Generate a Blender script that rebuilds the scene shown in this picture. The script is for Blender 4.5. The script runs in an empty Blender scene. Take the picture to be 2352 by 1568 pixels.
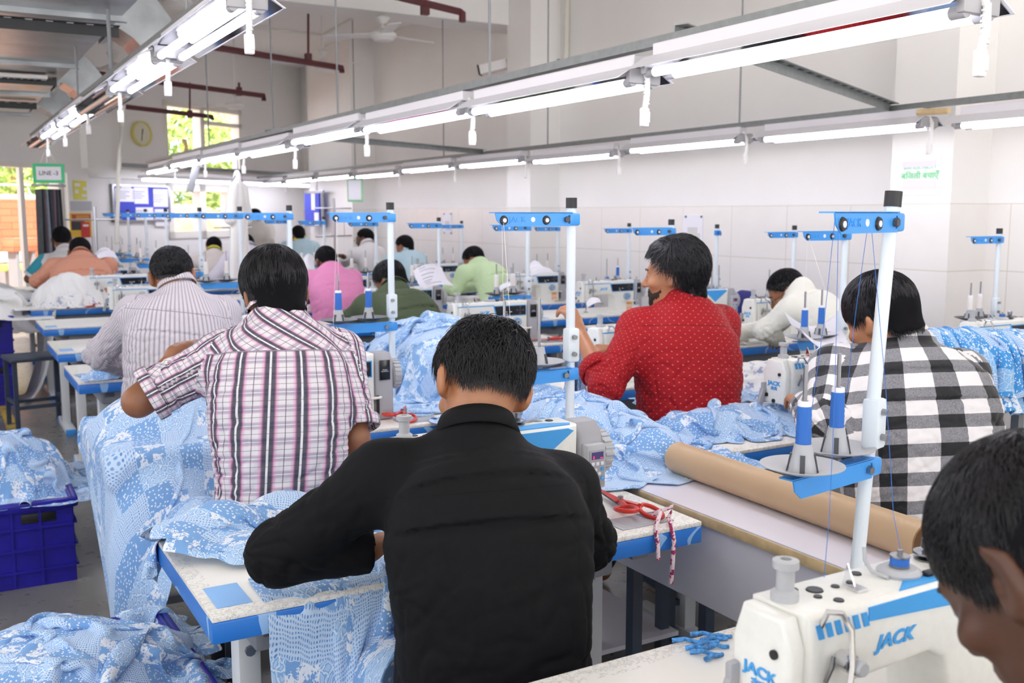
import bpy, bmesh, math, random
import numpy as np
from mathutils import Vector, Matrix, Euler
random.seed(7); RNG = np.random.RandomState(7)
SC = bpy.context.scene
COL = SC.collection
PI = math.pi
R = math.radians

# ------------------------------------------------------------------ camera
F_PX, HEAD, HZ, CAMZ = 2300.0, 30.0, 490.0, 1.53
_p = math.atan((784 - HZ) / F_PX); _a = R(HEAD)
C_FW = np.array([math.sin(_a)*math.cos(_p), math.cos(_a)*math.cos(_p), -math.sin(_p)])
C_RT = np.array([math.cos(_a), -math.sin(_a), 0.0])
C_UP = np.cross(C_RT, C_FW)
C_O = np.array([0, 0, CAMZ])
def ray(px, py): return C_FW + C_RT*(px-1176)/F_PX - C_UP*(py-784)/F_PX
def atz(px, py, z): r = ray(px, py); return C_O + r*((z-CAMZ)/r[2])
def atx(px, py, x): r = ray(px, py); return C_O + r*(x/r[0])
def aty(px, py, y): r = ray(px, py); return C_O + r*(y/r[1])
def atd(px, py, d): return C_O + ray(px, py)*d
def atplane(px, py, p0, n):
    r = ray(px, py); return C_O + r*(np.dot(np.array(p0)-C_O, n)/np.dot(r, n))
cam = bpy.data.cameras.new('camera'); cam_o = bpy.data.objects.new('camera', cam); COL.objects.link(cam_o)
cam.sensor_width = 36.0; cam.lens = F_PX/2352*36.0; cam.clip_start = 0.05; cam.clip_end = 200
cam_o.matrix_world = Matrix(((C_RT[0], C_UP[0], -C_FW[0], 0), (C_RT[1], C_UP[1], -C_FW[1], 0), (C_RT[2], C_UP[2], -C_FW[2], CAMZ), (0, 0, 0, 1)))
cam.dof.use_dof = True; cam.dof.focus_distance = 2.25; cam.dof.aperture_fstop = 6.3
SC.camera = cam_o

# ------------------------------------------------------------------ materials
def srgb(c):
    if isinstance(c, str):
        c = c.lstrip('#'); c = [int(c[i:i+2], 16)/255 for i in (0, 2, 4)]
    return tuple((x/12.92 if x <= .04045 else ((x+.055)/1.055)**2.4) for x in c) + (1.0,)
class NT:
    def __init__(s, name):
        s.m = bpy.data.materials.new(name); s.m.use_nodes = True
        s.t = s.m.node_tree; s.n = s.t.nodes; s.n.clear()
        s.out = s.n.new('ShaderNodeOutputMaterial')
        s.b = s.n.new('ShaderNodeBsdfPrincipled'); s.l(s.b.outputs[0], s.out.inputs[0])
    def l(s, a, b): s.t.links.new(a, b)
    def setin(s, sock, v):
        if hasattr(v, 'is_linked') or isinstance(v, bpy.types.NodeSocket): s.l(v, sock)
        else: sock.default_value = v
    def node(s, t, **k):
        n = s.n.new(t)
        for a, v in k.items(): setattr(n, a, v)
        return n
    def math(s, op, a, b=0.0, c=None):
        n = s.node('ShaderNodeMath', operation=op); s.setin(n.inputs[0], a); s.setin(n.inputs[1], b)
        if c is not None: s.setin(n.inputs[2], c)
        return n.outputs[0]
    def mix(s, f, a, b):
        n = s.node('ShaderNodeMix', data_type='RGBA'); s.setin(n.inputs[0], f); s.setin(n.inputs[6], a); s.setin(n.inputs[7], b)
        return n.outputs[2]
    def coord(s, which='Object'): return s.node('ShaderNodeTexCoord').outputs[which]
    def noise(s, vec, scale, detail=3, rough=.5):
        n = s.node('ShaderNodeTexNoise'); s.setin(n.inputs['Vector'], vec); n.inputs['Scale'].default_value = scale
        n.inputs['Detail'].default_value = detail; n.inputs['Roughness'].default_value = rough; return n.outputs[0]
    def ramp(s, f, lo, hi):
        n = s.node('ShaderNodeMapRange'); s.setin(n.inputs[0], f); n.inputs[1].default_value = lo; n.inputs[2].default_value = hi; return n.outputs[0]
    def bump(s, h, st=.2, d=.01):
        n = s.node('ShaderNodeBump'); s.l(h, n.inputs['Height']); n.inputs['Strength'].default_value = st; n.inputs['Distance'].default_value = d
        s.l(n.outputs[0], s.b.inputs['Normal'])
    def sep(s, v):
        n = s.node('ShaderNodeSeparateXYZ'); s.l(v, n.inputs[0]); return n.outputs
    def comb(s, x, y, z=0.0):
        n = s.node('ShaderNodeCombineXYZ')
        for i, v in enumerate((x, y, z)): s.setin(n.inputs[i], v)
        return n.outputs[0]
    def p(s, **k):
        for a, v in k.items(): s.setin(s.b.inputs[a.replace('_', ' ')], v)
        return s
def mat(name, col, rough=.5, metal=0., spec=.5, nscale=0, namt=.12, bump=0, emit=None, estr=0, sheen=0, alpha=1, trans=0):
    t = NT(name); c = srgb(col)
    t.p(Roughness=rough, Metallic=metal); t.b.inputs['Specular IOR Level'].default_value = spec
    if nscale:
        nz = t.noise(t.coord(), nscale)
        t.p(Base_Color=t.mix(t.ramp(nz, .3, .7), tuple(x*(1-namt) for x in c[:3])+(1,), tuple(min(1, x*(1+namt*.5)) for x in c[:3])+(1,)))
        if bump: t.bump(nz, bump, .004)
    else: t.p(Base_Color=c)
    if emit: t.b.inputs['Emission Color'].default_value = srgb(emit); t.b.inputs['Emission Strength'].default_value = estr
    if sheen: t.b.inputs['Sheen Weight'].default_value = sheen
    if trans: t.b.inputs['Transmission Weight'].default_value = trans
    return t.m

M = {}
M['wall'] = mat('wall_paint', '#f1efed', .7, nscale=.8, namt=.04)
M['ceiling'] = mat('ceiling_paint', '#f0eeec', .8, nscale=.6, namt=.03)
M['table_blue'] = mat('table_edge_blue', '#1f72cf', .4, nscale=25, namt=.12)
M['blue'] = mat('enamel_blue', '#3d95e2', .35)
M['white_metal'] = mat('white_powder_coat', '#dfe8ee', .4)
M['machine_white'] = mat('machine_white', '#f0f0ea', .3, nscale=60, namt=.03)
M['machine_gray'] = mat('motor_gray', '#a3a3a8', .4)
M['light_gray'] = mat('light_gray_plastic', '#b4b6ba', .45)
M['dark_gray'] = mat('dark_gray_plastic', '#45464c', .5)
M['black'] = mat('black_plastic', '#17171a', .45)
M['display'] = mat('display_black', '#15171c', .2)
M['chrome'] = mat('chrome', '#d8d8dc', .12, metal=1)
M['steel'] = mat('brushed_steel', '#9d9ea2', .3, metal=1)
M['logo'] = mat('logo_blue', '#3fa0e6', .5)
M['logo_white'] = mat('print_white', '#e8e8f0', .5)
M['orange'] = mat('label_orange', '#e39a2f', .5)
M['rail'] = mat('galvanised_rail', '#8d9191', .5, metal=.6, nscale=30)
M['hood'] = mat('hood_enamel', '#dcdadf', .35)
M['mirror'] = mat('reflector_mirror', '#dcdce2', .06, metal=1)
M['tube_on'] = mat('lit_tube', '#ffffff', .5, emit='#f3f2ff', estr=24)
M['tube_off'] = mat('unlit_tube', '#8d857f', .25)
M['holder'] = mat('lamp_holder', '#a7a6aa', .5)
M['white_plastic'] = mat('white_plastic', '#e8e6e6', .4)
M['duct'] = mat('galvanised_duct', '#9a9ea2', .33, metal=.85, nscale=5, namt=.25)
M['slotted'] = mat('slotted_angle', '#2b2d31', .5)
M['pipe_red'] = mat('sprinkler_red', '#59262a', .5)
M['pipe_white'] = mat('conduit_white', '#d8d5cc', .5)
M['fan'] = mat('fan_white', '#e6e4e2', .4)
M['wood'] = mat('wood_edge', '#d9be90', .55, nscale=18, namt=.3)
M['laminate'] = mat('white_laminate', '#e6e4f0', .18)
M['panel'] = mat('white_panel', '#e2e0ea', .45)
M['kraft'] = mat('kraft_tube', '#bd9f7c', .45, nscale=4, namt=.08)
M['frame_white'] = mat('window_frame', '#eeeae2', .4)
M['leg_white'] = mat('frame_white_steel', '#d9dcde', .4)
M['leg_gray'] = mat('frame_gray', '#84868b', .5)
M['navy_steel'] = mat('navy_steel', '#364152', .45, nscale=14, namt=.15)
M['crate'] = mat('crate_blue', '#221b98', .35, nscale=9, namt=.2)
M['paper'] = mat('paper', '#eeecf4', .6)
M['red_handle'] = mat('scissors_red', '#c22a1c', .3)
M['green'] = mat('sign_green', '#43c186', .45)
M['ink'] = mat('ink', '#4b4f5c', .6)
M['board_blue'] = mat('pinboard_blue', '#3a46b4', .8)
M['yellow'] = mat('poster_yellow', '#d8d24a', .5)
M['poster_red'] = mat('poster_red', '#b03a26', .5)
M['poster_gold'] = mat('poster_gold', '#e0b32c', .5)
M['clock_rim'] = mat('clock_rim', '#cfc66c', .4)
M['clock_face'] = mat('clock_face', '#ddd9c4', .5)
M['green_print'] = mat('pale_green_print', '#7fd694', .6)
M['green_leaf'] = mat('leaf_green', '#a9c25e', .6, nscale=3, namt=.35)
M['bark'] = mat('bark', '#8d6a4b', .8)
M['white_thread'] = mat('white_thread', '#ece6e2', .8)
M['blue_thread'] = mat('blue_thread', '#2f6cc0', .7)
M['navy_thread'] = mat('navy_thread', '#22306e', .7)

# ------------------------------------------------------------------ mesh building
class MB:
    def __init__(s): s.bm = bmesh.new()
    def _x(s, vs, rot=None, loc=None):
        if rot is not None: bmesh.ops.rotate(s.bm, cent=(0, 0, 0), matrix=rot if isinstance(rot, Matrix) else Euler(rot).to_matrix(), verts=vs)
        if loc is not None: bmesh.ops.translate(s.bm, vec=loc, verts=vs)
    def box(s, c, d, bev=0, rot=None, seg=2):
        vs = bmesh.ops.create_cube(s.bm, size=1)['verts']
        bmesh.ops.scale(s.bm, vec=d, verts=vs)
        if bev:
            es = list({e for v in vs for e in v.link_edges})
            vs = list({v for f in bmesh.ops.bevel(s.bm, geom=es, offset=bev, segments=seg, profile=.5, affect='EDGES')['faces'] for v in f.verts} | {v for v in vs if v.is_valid})
        s._x(vs, rot, c); return s
    def cyl(s, a, b, r, r2=None, n=16, caps=True):
        a = Vector(a); b = Vector(b); d = b-a
        vs = bmesh.ops.create_cone(s.bm, cap_ends=caps, segments=n, radius1=r, radius2=r if r2 is None else r2, depth=d.length)['verts']
        s._x(vs, d.to_track_quat('Z', 'Y').to_matrix(), (a+b)/2); return s
    def sph(s, c, r, sc=(1, 1, 1), n=12):
        vs = bmesh.ops.create_uvsphere(s.bm, u_segments=n, v_segments=max(6, n//2), radius=r)['verts']
        bmesh.ops.scale(s.bm, vec=sc, verts=vs); s._x(vs, None, c); return s
    def lathe(s, prof, c=(0, 0, 0), n=24, rot=None):
        rings = []
        for (r, z) in prof:
            rings.append([s.bm.verts.new((r*math.cos(2*PI*i/n), r*math.sin(2*PI*i/n), z)) for i in range(n)])
        for a, b in zip(rings, rings[1:]):
            for i in range(n): s.bm.faces.new((a[i], a[(i+1) % n], b[(i+1) % n], b[i]))
        if prof[0][0] > 1e-5: s.bm.faces.new(rings[0][::-1])
        if prof[-1][0] > 1e-5: s.bm.faces.new(rings[-1])
        s._x([v for r in rings for v in r], rot, c); return s
    def prism(s, pts, axis, lo, hi, bev=0, seg=2):
        def mk(p, h):
            return {'x': (h, p[0], p[1]), 'y': (p[0], h, p[1]), 'z': (p[0], p[1], h)}[axis]
        a = [s.bm.verts.new(mk(p, lo)) for p in pts]; b = [s.bm.verts.new(mk(p, hi)) for p in pts]; n = len(pts)
        fs = [s.bm.faces.new(a), s.bm.faces.new(b[::-1])]
        for i in range(n): fs.append(s.bm.faces.new((a[i], b[i], b[(i+1) % n], a[(i+1) % n])))
        bmesh.ops.recalc_face_normals(s.bm, faces=fs)
        if bev:
            es = list({e for f in fs[:2] for e in f.edges})
            bmesh.ops.bevel(s.bm, geom=es, offset=bev, segments=seg, profile=.5, affect='EDGES')
        return s
    def tube(s, pts, r, n=8, closed=False, r2=None):
        pts = [Vector(p) for p in pts]; m = len(pts); rings = []; up = None
        for i, p in enumerate(pts):
            t = (pts[(i+1) % m]-pts[i-1]) if closed else (pts[min(i+1, m-1)]-pts[max(i-1, 0)])
            t.normalize()
            if up is None: up = t.orthogonal().normalized()
            else: up = (up - t*up.dot(t)).normalized()
            q = t.cross(up); rr = r if r2 is None else r+(r2-r)*i/(m-1)
            rings.append([s.bm.verts.new(p+(up*math.cos(2*PI*k/n)+q*math.sin(2*PI*k/n))*rr) for k in range(n)])
        for i in range(m if closed else m-1):
            a, b = rings[i], rings[(i+1) % m]
            for k in range(n): s.bm.faces.new((a[k], a[(k+1) % n], b[(k+1) % n], b[k]))
        if not closed: s.bm.faces.new(rings[0][::-1]); s.bm.faces.new(rings[-1])
        return s
    def quad(s, pts, th=0):
        vs = [s.bm.verts.new(p) for p in pts]; f = s.bm.faces.new(vs)
        if th:
            f.normal_update(); n = f.normal.copy()
            r = bmesh.ops.extrude_face_region(s.bm, geom=[f]); 
            bmesh.ops.translate(s.bm, vec=n*th, verts=[v for v in r['geom'] if isinstance(v, bmesh.types.BMVert)])
        return s
def link(name, data, parent=None):
    o = bpy.data.objects.new(name, data); COL.objects.link(o)
    if parent is not None: o.parent = parent
    return o
def obj(name, mb, m, parent=None, smooth=True, loc=None, rot=None, sharp=35):
    bm = mb.bm if isinstance(mb, MB) else mb
    bmesh.ops.recalc_face_normals(bm, faces=bm.faces)
    me = bpy.data.meshes.new(name); bm.to_mesh(me); bm.free()
    me.materials.append(M[m] if isinstance(m, str) else m)
    if smooth:
        me.polygons.foreach_set('use_smooth', [True]*len(me.polygons))
        try: me.set_sharp_from_angle(angle=R(sharp))
        except Exception: pass
    o = link(name, me, parent)
    if loc is not None: o.location = loc
    if rot is not None: o.rotation_euler = rot
    return o
def text(name, s, size, m, parent, loc, rot, ext=.0006, align='CENTER', sx=1.0, shear=0.0, bold=0):
    cu = bpy.data.curves.new(name, 'FONT'); cu.body = s; cu.size = size; cu.align_x = align; cu.align_y = 'CENTER'; cu.extrude = ext; cu.shear = shear; cu.offset = bold
    cu.resolution_u = 3
    cu.materials.append(M[m]); tmp = bpy.data.objects.new(name, cu); me = bpy.data.meshes.new_from_object(tmp); bpy.data.objects.remove(tmp); bpy.data.curves.remove(cu)
    o = link(name, me, parent); o.location = loc; o.rotation_euler = rot; o.scale = (sx, 1, 1); return o
def thing(name, label, cat, loc=(0, 0, 0), rotz=0, group=None):
    o = link(name, None); o.location = loc; o.rotation_euler = (0, 0, rotz); o.empty_display_size = .05
    return tag(o, label, cat, group)
def tag(o, label, cat, group=None, kind=None):
    if label: o['label'] = label
    if cat: o['category'] = cat
    if group: o['group'] = group
    if kind: o['kind'] = kind
    return o
def struct(name, mb, m, parent=None, smooth=False):
    o = obj(name, mb, m, parent, smooth)
    if parent is None: o['kind'] = 'structure'
    return o
def copy_tree(o, parent=None):
    c = o.copy(); COL.objects.link(c)
    if parent is not None: c.parent = parent; c.matrix_parent_inverse = o.matrix_parent_inverse
    for ch in list(o.children): copy_tree(ch, c)
    return c
ORD = ['nearest', 'second', 'third', 'fourth', 'fifth', 'sixth', 'seventh', 'eighth', 'ninth', 'tenth', 'eleventh', 'twelfth']
# ------------------------------------------------------------------ the room
WX = 5.55                                       # right wall plane
CEIL = 3.95
FAR0 = atd(470, 490, 15.0); FAR0[2] = 0         # far wall, running at 56 degrees
FDIR = np.array([math.sin(R(56)), math.cos(R(56)), 0]); FN = np.array([FDIR[1], -FDIR[0], 0])  # FN faces the room
def far(px, py, off=0.0): return atplane(px, py, FAR0+FN*off, FN)
def fu(px, py=490): return float(np.dot(far(px, py)-FAR0, FDIR))
def fz(px, py): return float(far(px, py)[2])
def fpt(u, z, off=0.0): p = FAR0+FDIR*u+FN*off; return (p[0], p[1], z)
FROT = math.atan2(FDIR[1], FDIR[0])
# floor
t = NT('floor_concrete'); co = t.coord(); n1 = t.noise(co, 1.3, 5); n2 = t.noise(co, 14, 4)
t.p(Base_Color=t.mix(t.ramp(n1, .35, .7), srgb('#6d6b66'), srgb('#8b8983')), Roughness=t.math('MULTIPLY_ADD', n2, .25, .18))
M['floor'] = t.m
def room_poly(x0, x1, y0, extra):
    f = lambda x: tuple((FAR0-FN*extra+FDIR*((x-(FAR0-FN*extra)[0])/FDIR[0]))[:2])
    return [(x0, y0), (x1, y0), f(x1), f(x0)]
struct('floor', MB().prism(room_poly(-4.3, 6.7, -2.6, .2), 'z', -.1, 0), 'floor')
# painted wall with a tiled dado (tile joints follow the wall)
def wall_mat(name, axis):
    t = NT(name); s = t.sep(t.coord()); n = t.noise(t.coord(), .9, 3)
    u = s[axis]; z = s[2]
    def line(v, per, off): 
        f = t.math('FRACT', t.math('DIVIDE', t.math('ADD', v, off), per)); return t.math('LESS_THAN', f, .006/per)
    j = t.math('MAXIMUM', line(u, .6, 100.1), line(z, .4, 10.0-1.585+.0))
    low = t.math('LESS_THAN', z, 1.59)
    jl = t.math('MULTIPLY', j, low)
    paint = t.mix(t.ramp(n, .3, .7), srgb('#eeebe9'), srgb('#f3f1ef'))
    tile = t.mix(t.noise(t.coord(), 6), srgb('#f2eeea'), srgb('#eae6e2'))
    c = t.mix(low, paint, tile); c = t.mix(jl, c, srgb('#d6cfc2'))
    t.p(Base_Color=c, Roughness=t.math('MULTIPLY_ADD', low, -.5, .75))
    return t.m
M['wall_y'] = wall_mat('tiled_wall_along', 1); M['wall_x'] = wall_mat('tiled_wall_across', 0)
struct('wall_right', MB().box((WX+.1, 5.5, CEIL/2), (.2, 25, CEIL)), 'wall_y')
# pillars on the right wall
PX = 5.2
def pillar(name, y0, y1):
    struct(name, MB().box(((PX+WX)/2, (y0+y1)/2, CEIL/2), (WX-PX, y1-y0, CEIL)), 'wall_y')
pillar('wall_right_pier', atx(2183, 470, PX)[1], atx(2043, 470, PX)[1])
pillar('wall_right_pier', atx(1218, 470, PX)[1], atx(1165, 470, PX)[1])
ya = atx(830, 470, WX-.12)[1]
pillar('wall_right_pier', ya-.25, ya+1.6)
struct('ceiling', MB().prism(room_poly(-4.3, 6.4, -2.6, .2), 'z', CEIL, CEIL+.1), 'ceiling')
def beam(name, y, z, w=.45): struct(name, MB().box((.95, y, (z+CEIL)/2), (2*WX-1.9, w, CEIL-z)), 'ceiling')
beam('trim_1', 9.3, 3.42)
# unseen walls behind and left of the camera, ribbon openings added to admit daylight
XL, YB = -4.25, -2.45
m = MB(); m.box((XL-.1, 3.6, .5), (.2, 12.1, 1.0)); m.box((XL-.1, 3.6, (2.9+CEIL)/2), (.2, 12.1, CEIL-2.9))
for y in (-2.2, 1.2, 4.4, 7.6, 9.5): m.box((XL-.1, y, CEIL/2), (.2, .5, CEIL))
struct('wall_left', m, 'wall')
m = MB(); m.box((.7, YB-.1, .5), (9.9, .2, 1.0)); m.box((.7, YB-.1, (2.9+CEIL)/2), (9.9, .2, CEIL-2.9))
for x in (-4, -1, 2, 5.2): m.box((x, YB-.1, CEIL/2), (.6, .2, CEIL))
struct('wall_back', m, 'wall')
# far wall with openings: build as boxes in wall coordinates (u along the wall, z up)
def fbox(mb, u0, u1, z0, z1, o0=-.2, o1=0.0):
    pts = [(u0, o0), (u1, o0), (u1, o1), (u0, o1)]
    vs = []
    for zz in (z0, z1):
        for (u, o) in pts: vs.append(mb.bm.verts.new(fpt(u, zz, o)))
    for q in ((0, 1, 2, 3), (7, 6, 5, 4), (0, 4, 5, 1), (1, 5, 6, 2), (2, 6, 7, 3), (3, 7, 4, 0)): mb.bm.faces.new([vs[i] for i in q])
    return mb
U_OP0, U_OP1 = fu(-260), fu(143); Z_OP = fz(40, 372)
U_W0, U_W1 = fu(383), fu(560); Z_W0, Z_W1 = fz(470, 395), fz(470, 243)
U_D0, U_D1 = fu(386), fu(533); Z_D0, Z_D1 = fz(450, 546), fz(450, 424)
UEND = fu(960)
m = MB()
fbox(m, U_OP0-4, U_OP0, 0, CEIL); fbox(m, U_OP0, U_OP1, Z_OP, CEIL); fbox(m, U_OP1, U_W0, 0, CEIL)
fbox(m, U_W0, U_W1, Z_W1, CEIL); fbox(m, U_W0, U_W1, Z_D1, Z_W0)
fbox(m, U_W0, U_D0, 0, Z_D1); fbox(m, U_D0, U_D1, 0, Z_D0); fbox(m, U_D1, U_W1, 0, Z_D1)
fbox(m, U_W1, UEND, 0, CEIL)
struct('wall_far', m, 'wall')
m = MB(); fbox(m, fu(193), fu(250), fz(220, 388), CEIL, 0, .12); struct('wall_far_pier', m, 'wall')
m = MB(); fbox(m, fu(207), fu(900), Z_D1+.04, Z_D1+.16, 0, .16); struct('trim_3', m, 'wall')
# glass
t = NT('window_glass'); t.n.remove(t.b)
gl = t.node('ShaderNodeBsdfGlossy'); gl.inputs['Roughness'].default_value = .03
tr = t.node('ShaderNodeBsdfTransparent'); mx = t.node('ShaderNodeMixShader'); mx.inputs[0].default_value = .08
t.l(tr.outputs[0], mx.inputs[1]); t.l(gl.outputs[0], mx.inputs[2]); t.l(mx.outputs[0], t.out.inputs[0]); M['glass'] = t.m
def window(name, u0, u1, z0, z1, mull, fr=.07, trans=None):
    m = MB(); fbox(m, u0, u1, z0, z0+fr, -.14, .02); fbox(m, u0, u1, z1-fr, z1, -.14, .02); fbox(m, u0, u0+fr, z0, z1, -.14, .02); fbox(m, u1-fr, u1, z0, z1, -.14, .02)
    for k in mull: fbox(m, u0+(u1-u0)*k-fr*.6, u0+(u1-u0)*k+fr*.6, z0, z1, -.14, .02)
    if trans: fbox(m, u0+(u1-u0)*mull[0], u1, z0+(z1-z0)*trans, z0+(z1-z0)*trans+fr*.8, -.14, .02)
    o = struct(name, m, 'frame_white')
    g = MB(); fbox(g, u0+.02, u1-.02, z0+.02, z1-.02, -.075, -.065); obj('pane', g, 'glass', o, False)
    return o
window('window_1', U_W0, U_W1, Z_W0, Z_W1, [.47], .07, .72)
window('window_2', U_D0, U_D1, Z_D0, Z_D1, [.52], .10)
m = MB(); fr = .06
fbox(m, U_OP0, U_OP1, Z_OP-fr, Z_OP, -.16, .02)
fbox(m, U_OP1-.05, U_OP1, 0, Z_OP, -.16, .02); fbox(m, fu(60)-.03, fu(60)+.03, 0, Z_OP, -.1, -.04)
w3 = struct('window_3', m, 'frame_white')
g = MB(); fbox(g, U_OP0, U_OP1-.02, .05, Z_OP-.02, -.075, -.065); obj('pane', g, 'glass', w3, False)
# outside: brick building, ground, trees
t = NT('garden_brick'); br = t.node('ShaderNodeTexBrick'); s = t.sep(t.coord())
t.l(t.comb(s[0], s[2]), br.inputs['Vector']); br.inputs['Scale'].default_value = 1.0
br.inputs['Color1'].default_value = srgb('#c8744e'); br.inputs['Color2'].default_value = srgb('#bd6a47'); br.inputs['Mortar'].default_value = srgb('#9a5238')
br.inputs['Brick Width'].default_value = .42; br.inputs['Row Height'].default_value = .115; br.inputs['Mortar Size'].default_value = .008
t.p(Base_Color=br.outputs[0], Roughness=.8); M['brick'] = t.m
BO = 4.5
def outp(px, py, off): return atplane(px, py, FAR0-FN*off, FN)
zt = float(outp(40, 458, BO)[2])
m = MB(); fbox(m, fu(0)-9, fu(143)+5.5, 0, zt, -.25-0.0, 0.0)
ob = obj('brick_garden_wall', m, 'brick', None, False); ob.location = tuple(-FN*BO)
# give the brick its own along-wall axis
me = ob.data
for v in me.vertices:
    d = np.array(v.co)-FAR0; v.co = (np.dot(d, FDIR), np.dot(d, FN)*-1, v.co.z)
ob.rotation_euler = (0, 0, FROT); ob.location = tuple(FAR0-FN*BO); ob.scale = (1, -1, 1)
tag(ob, 'orange brick garden wall outside the big opening on the far left', 'wall')
m = MB().box((0, 0, 0), (18, .4, .08), .01)
cp = obj('wall_coping', m, 'frame_white', None, False); cp.location = tuple(FAR0-FN*(BO+.1)+FDIR*(fu(0)-3.0)+np.array([0, 0, zt+.04])); cp.rotation_euler = (0, 0, FROT)
tag(cp, 'white coping along the top of the orange garden wall', 'coping')
m = MB().box((0, 0, -.06), (40, 14, .1)); gr = struct('ground_outside', m, mat('paving_outside', '#b9aa94', .8, nscale=2))
gr.location = tuple(FAR0-FN*7.3); gr.rotation_euler = (0, 0, FROT)
def tree(loc, r, n, label, seed):
    rg = np.random.RandomState(seed)
    t0 = thing('leafy_tree', label, 'tree', loc, 0, 'garden trees outside the windows')
    obj('trunk', MB().tube([(0, 0, 0), (.1, 0, 1.5), (0, .1, 3.2)], .14, 8, r2=.06), 'bark', t0)
    bm = bmesh.new()
    c = rg.normal(0, 1, (n, 3)); c /= np.linalg.norm(c, axis=1)[:, None]; c *= (rg.uniform(.35, 1, n)**.6)[:, None]*np.array(r)
    c[:, 2] += 2.6
    for p in c:
        a = Vector(rg.normal(0, 1, 3)).normalized(); b = a.orthogonal().normalized(); l, w = rg.uniform(.08, .18), rg.uniform(.04, .08); q = Vector(p)
        bm.faces.new([bm.verts.new(q-a*l), bm.verts.new(q+b*w), bm.verts.new(q+a*l), bm.verts.new(q-b*w)])
    obj('foliage', bm, 'green_leaf', t0, False)
for i, (px, off, r, lab) in enumerate([(20, 8.5, (1.9, 1.9, 1.7), 'leafy green tree above the brick garden wall at far left'), (430, 6.0, (1.5, 1.5, 1.6), 'sunlit tree filling the lit half of the high window'), (560, 7.5, (1.6, 1.6, 1.8), 'second tree outside the high window, on the hanging garment side'), (130, 10, (2.2, 2, 2.2), 'tree behind the hanging clothes, beyond the garden wall')]):
    p = outp(px, 420, off); tree((p[0], p[1], 0), r, 1900, lab, i)
for i, (px, py, w_, h_, m_, lab) in enumerate([(22, 590, .5, .16, 'white_plastic', 'white planter bowl on the garden side of the big opening'), (60, 612, .9, .1, 'green_leaf', 'low green planter trough outside the big opening'), (48, 562, .45, .2, 'brick', 'terracotta planter box against the garden wall')]):
    p = outp(px, py, 3.4-.5*i); pl0 = thing('planter', lab, 'planter', (p[0], p[1], 0), FROT, None)
    obj('box', MB().box((0, 0, p[2]), (w_, .25, h_), .02), m_, pl0); obj('stand', MB().box((-w_*.3, 0, (p[2]-h_/2)/2), (.05, .2, p[2]-h_/2)).box((w_*.3, 0, (p[2]-h_/2)/2), (.05, .2, p[2]-h_/2)), 'leg_gray', pl0, False)
# stone-coloured bank seen through the low windows
m = MB(); bm = m.bm
bmesh.ops.create_grid(bm, x_segments=40, y_segments=16, size=1)
rg = np.random.RandomState(3)
for v in bm.verts:
    v.co = Vector((v.co.x*2.6, v.co.y*1.6, .4+.75*(v.co.y+1)/2*2*.8+.18*math.sin(v.co.x*9+v.co.y*4)+rg.uniform(-.08, .08)))
rk = obj('rocky_bank', m, mat('sandstone', '#a98a66', .9, nscale=2.5, namt=.5), None, False)
p = outp(460, 500, 3.2); rk.location = (p[0], p[1], 0); rk.rotation_euler = (0, 0, FROT)
tag(rk, 'sandy rock bank outside the low double window', 'rocks')
# yellow floor line
t = NT('worn_yellow_paint'); n = t.noise(t.coord(), 9, 5, .7)
t.p(Base_Color=t.mix(t.math('GREATER_THAN', n, .56), srgb('#c8a52e'), srgb('#7d7b76')), Roughness=.5); M['yellow_line'] = t.m
struct('floor_line', MB().box((.42, 7.6, .003), (.075, 3.8, .004)), 'yellow_line')
# ------------------------------------------------------------------ strip lights
LZ = 1.985
def make_fixture():
    t0 = thing('strip_light', '', 'light', (0, 0, 0))
    L = 1.19
    # hood: folded sheet, open below
    prof_o = [(-.122, -.005), (-.05, .04), (.05, .04), (.122, -.005)]
    prof_i = [(.116, -.005), (.048, .036), (-.048, .036), (-.116, -.005)]
    obj('hood', MB().prism(prof_o+prof_i, 'y', 0, L), 'hood', t0, False)
    obj('reflector', MB().prism([(.1155, -.004), (.047, .0355), (-.047, .0355), (-.1155, -.004), (-.1135, -.004), (-.046, .034), (.046, .034), (.1135, -.004)], 'y', .01, L-.01), 'mirror', t0, False)
    obj('channel', MB().box((0, L/2, .06), (.07, L*.96, .042), .004), 'hood', t0, False)
    for s in (-1, 1):
        tb = obj('lit_tube', MB().cyl((s*.042, .05, -.012), (s*.042, L-.05, -.012), .0145, n=12), 'tube_on', t0)
        for y in (.03, L-.03): obj('end_cap', MB().cyl((s*.042, y-.02, -.012), (s*.042, y+.02, -.012), .0155, n=12), 'holder', tb)
    for y in (.012, L-.012): obj('lamp_holder', MB().box((0, y, .008), (.13, .024, .05), .006), 'holder', t0)
    # pull switch on a corrugated cord at the near end
    sw = obj('switch_box', MB().box((0, .0, -.125), (.03, .02, .062), .005).box((.008, -.011, -.125), (.012, .006, .036), .002), 'white_plastic', t0)
    m = MB()
    m.tube([(0, .02, .05), (0, -.01, .0), (0, -.012, -.05), (0, 0, -.1)], .0095, 10)
    for k in range(8): 
        z = -.0-.012*k; m.cyl((0, -.008, z), (0, -.008, z+.005), .0112, n=10)
    obj('corrugated_cord', m, 'white_plastic', sw)
    return t0
fixture = make_fixture(); first = [True]
ROWN = {'L': 'left', 'M': 'middle', 'R': 'wall-side'}
ROWZ = {'L': 2.17, 'M': 1.985, 'R': 1.985}
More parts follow.
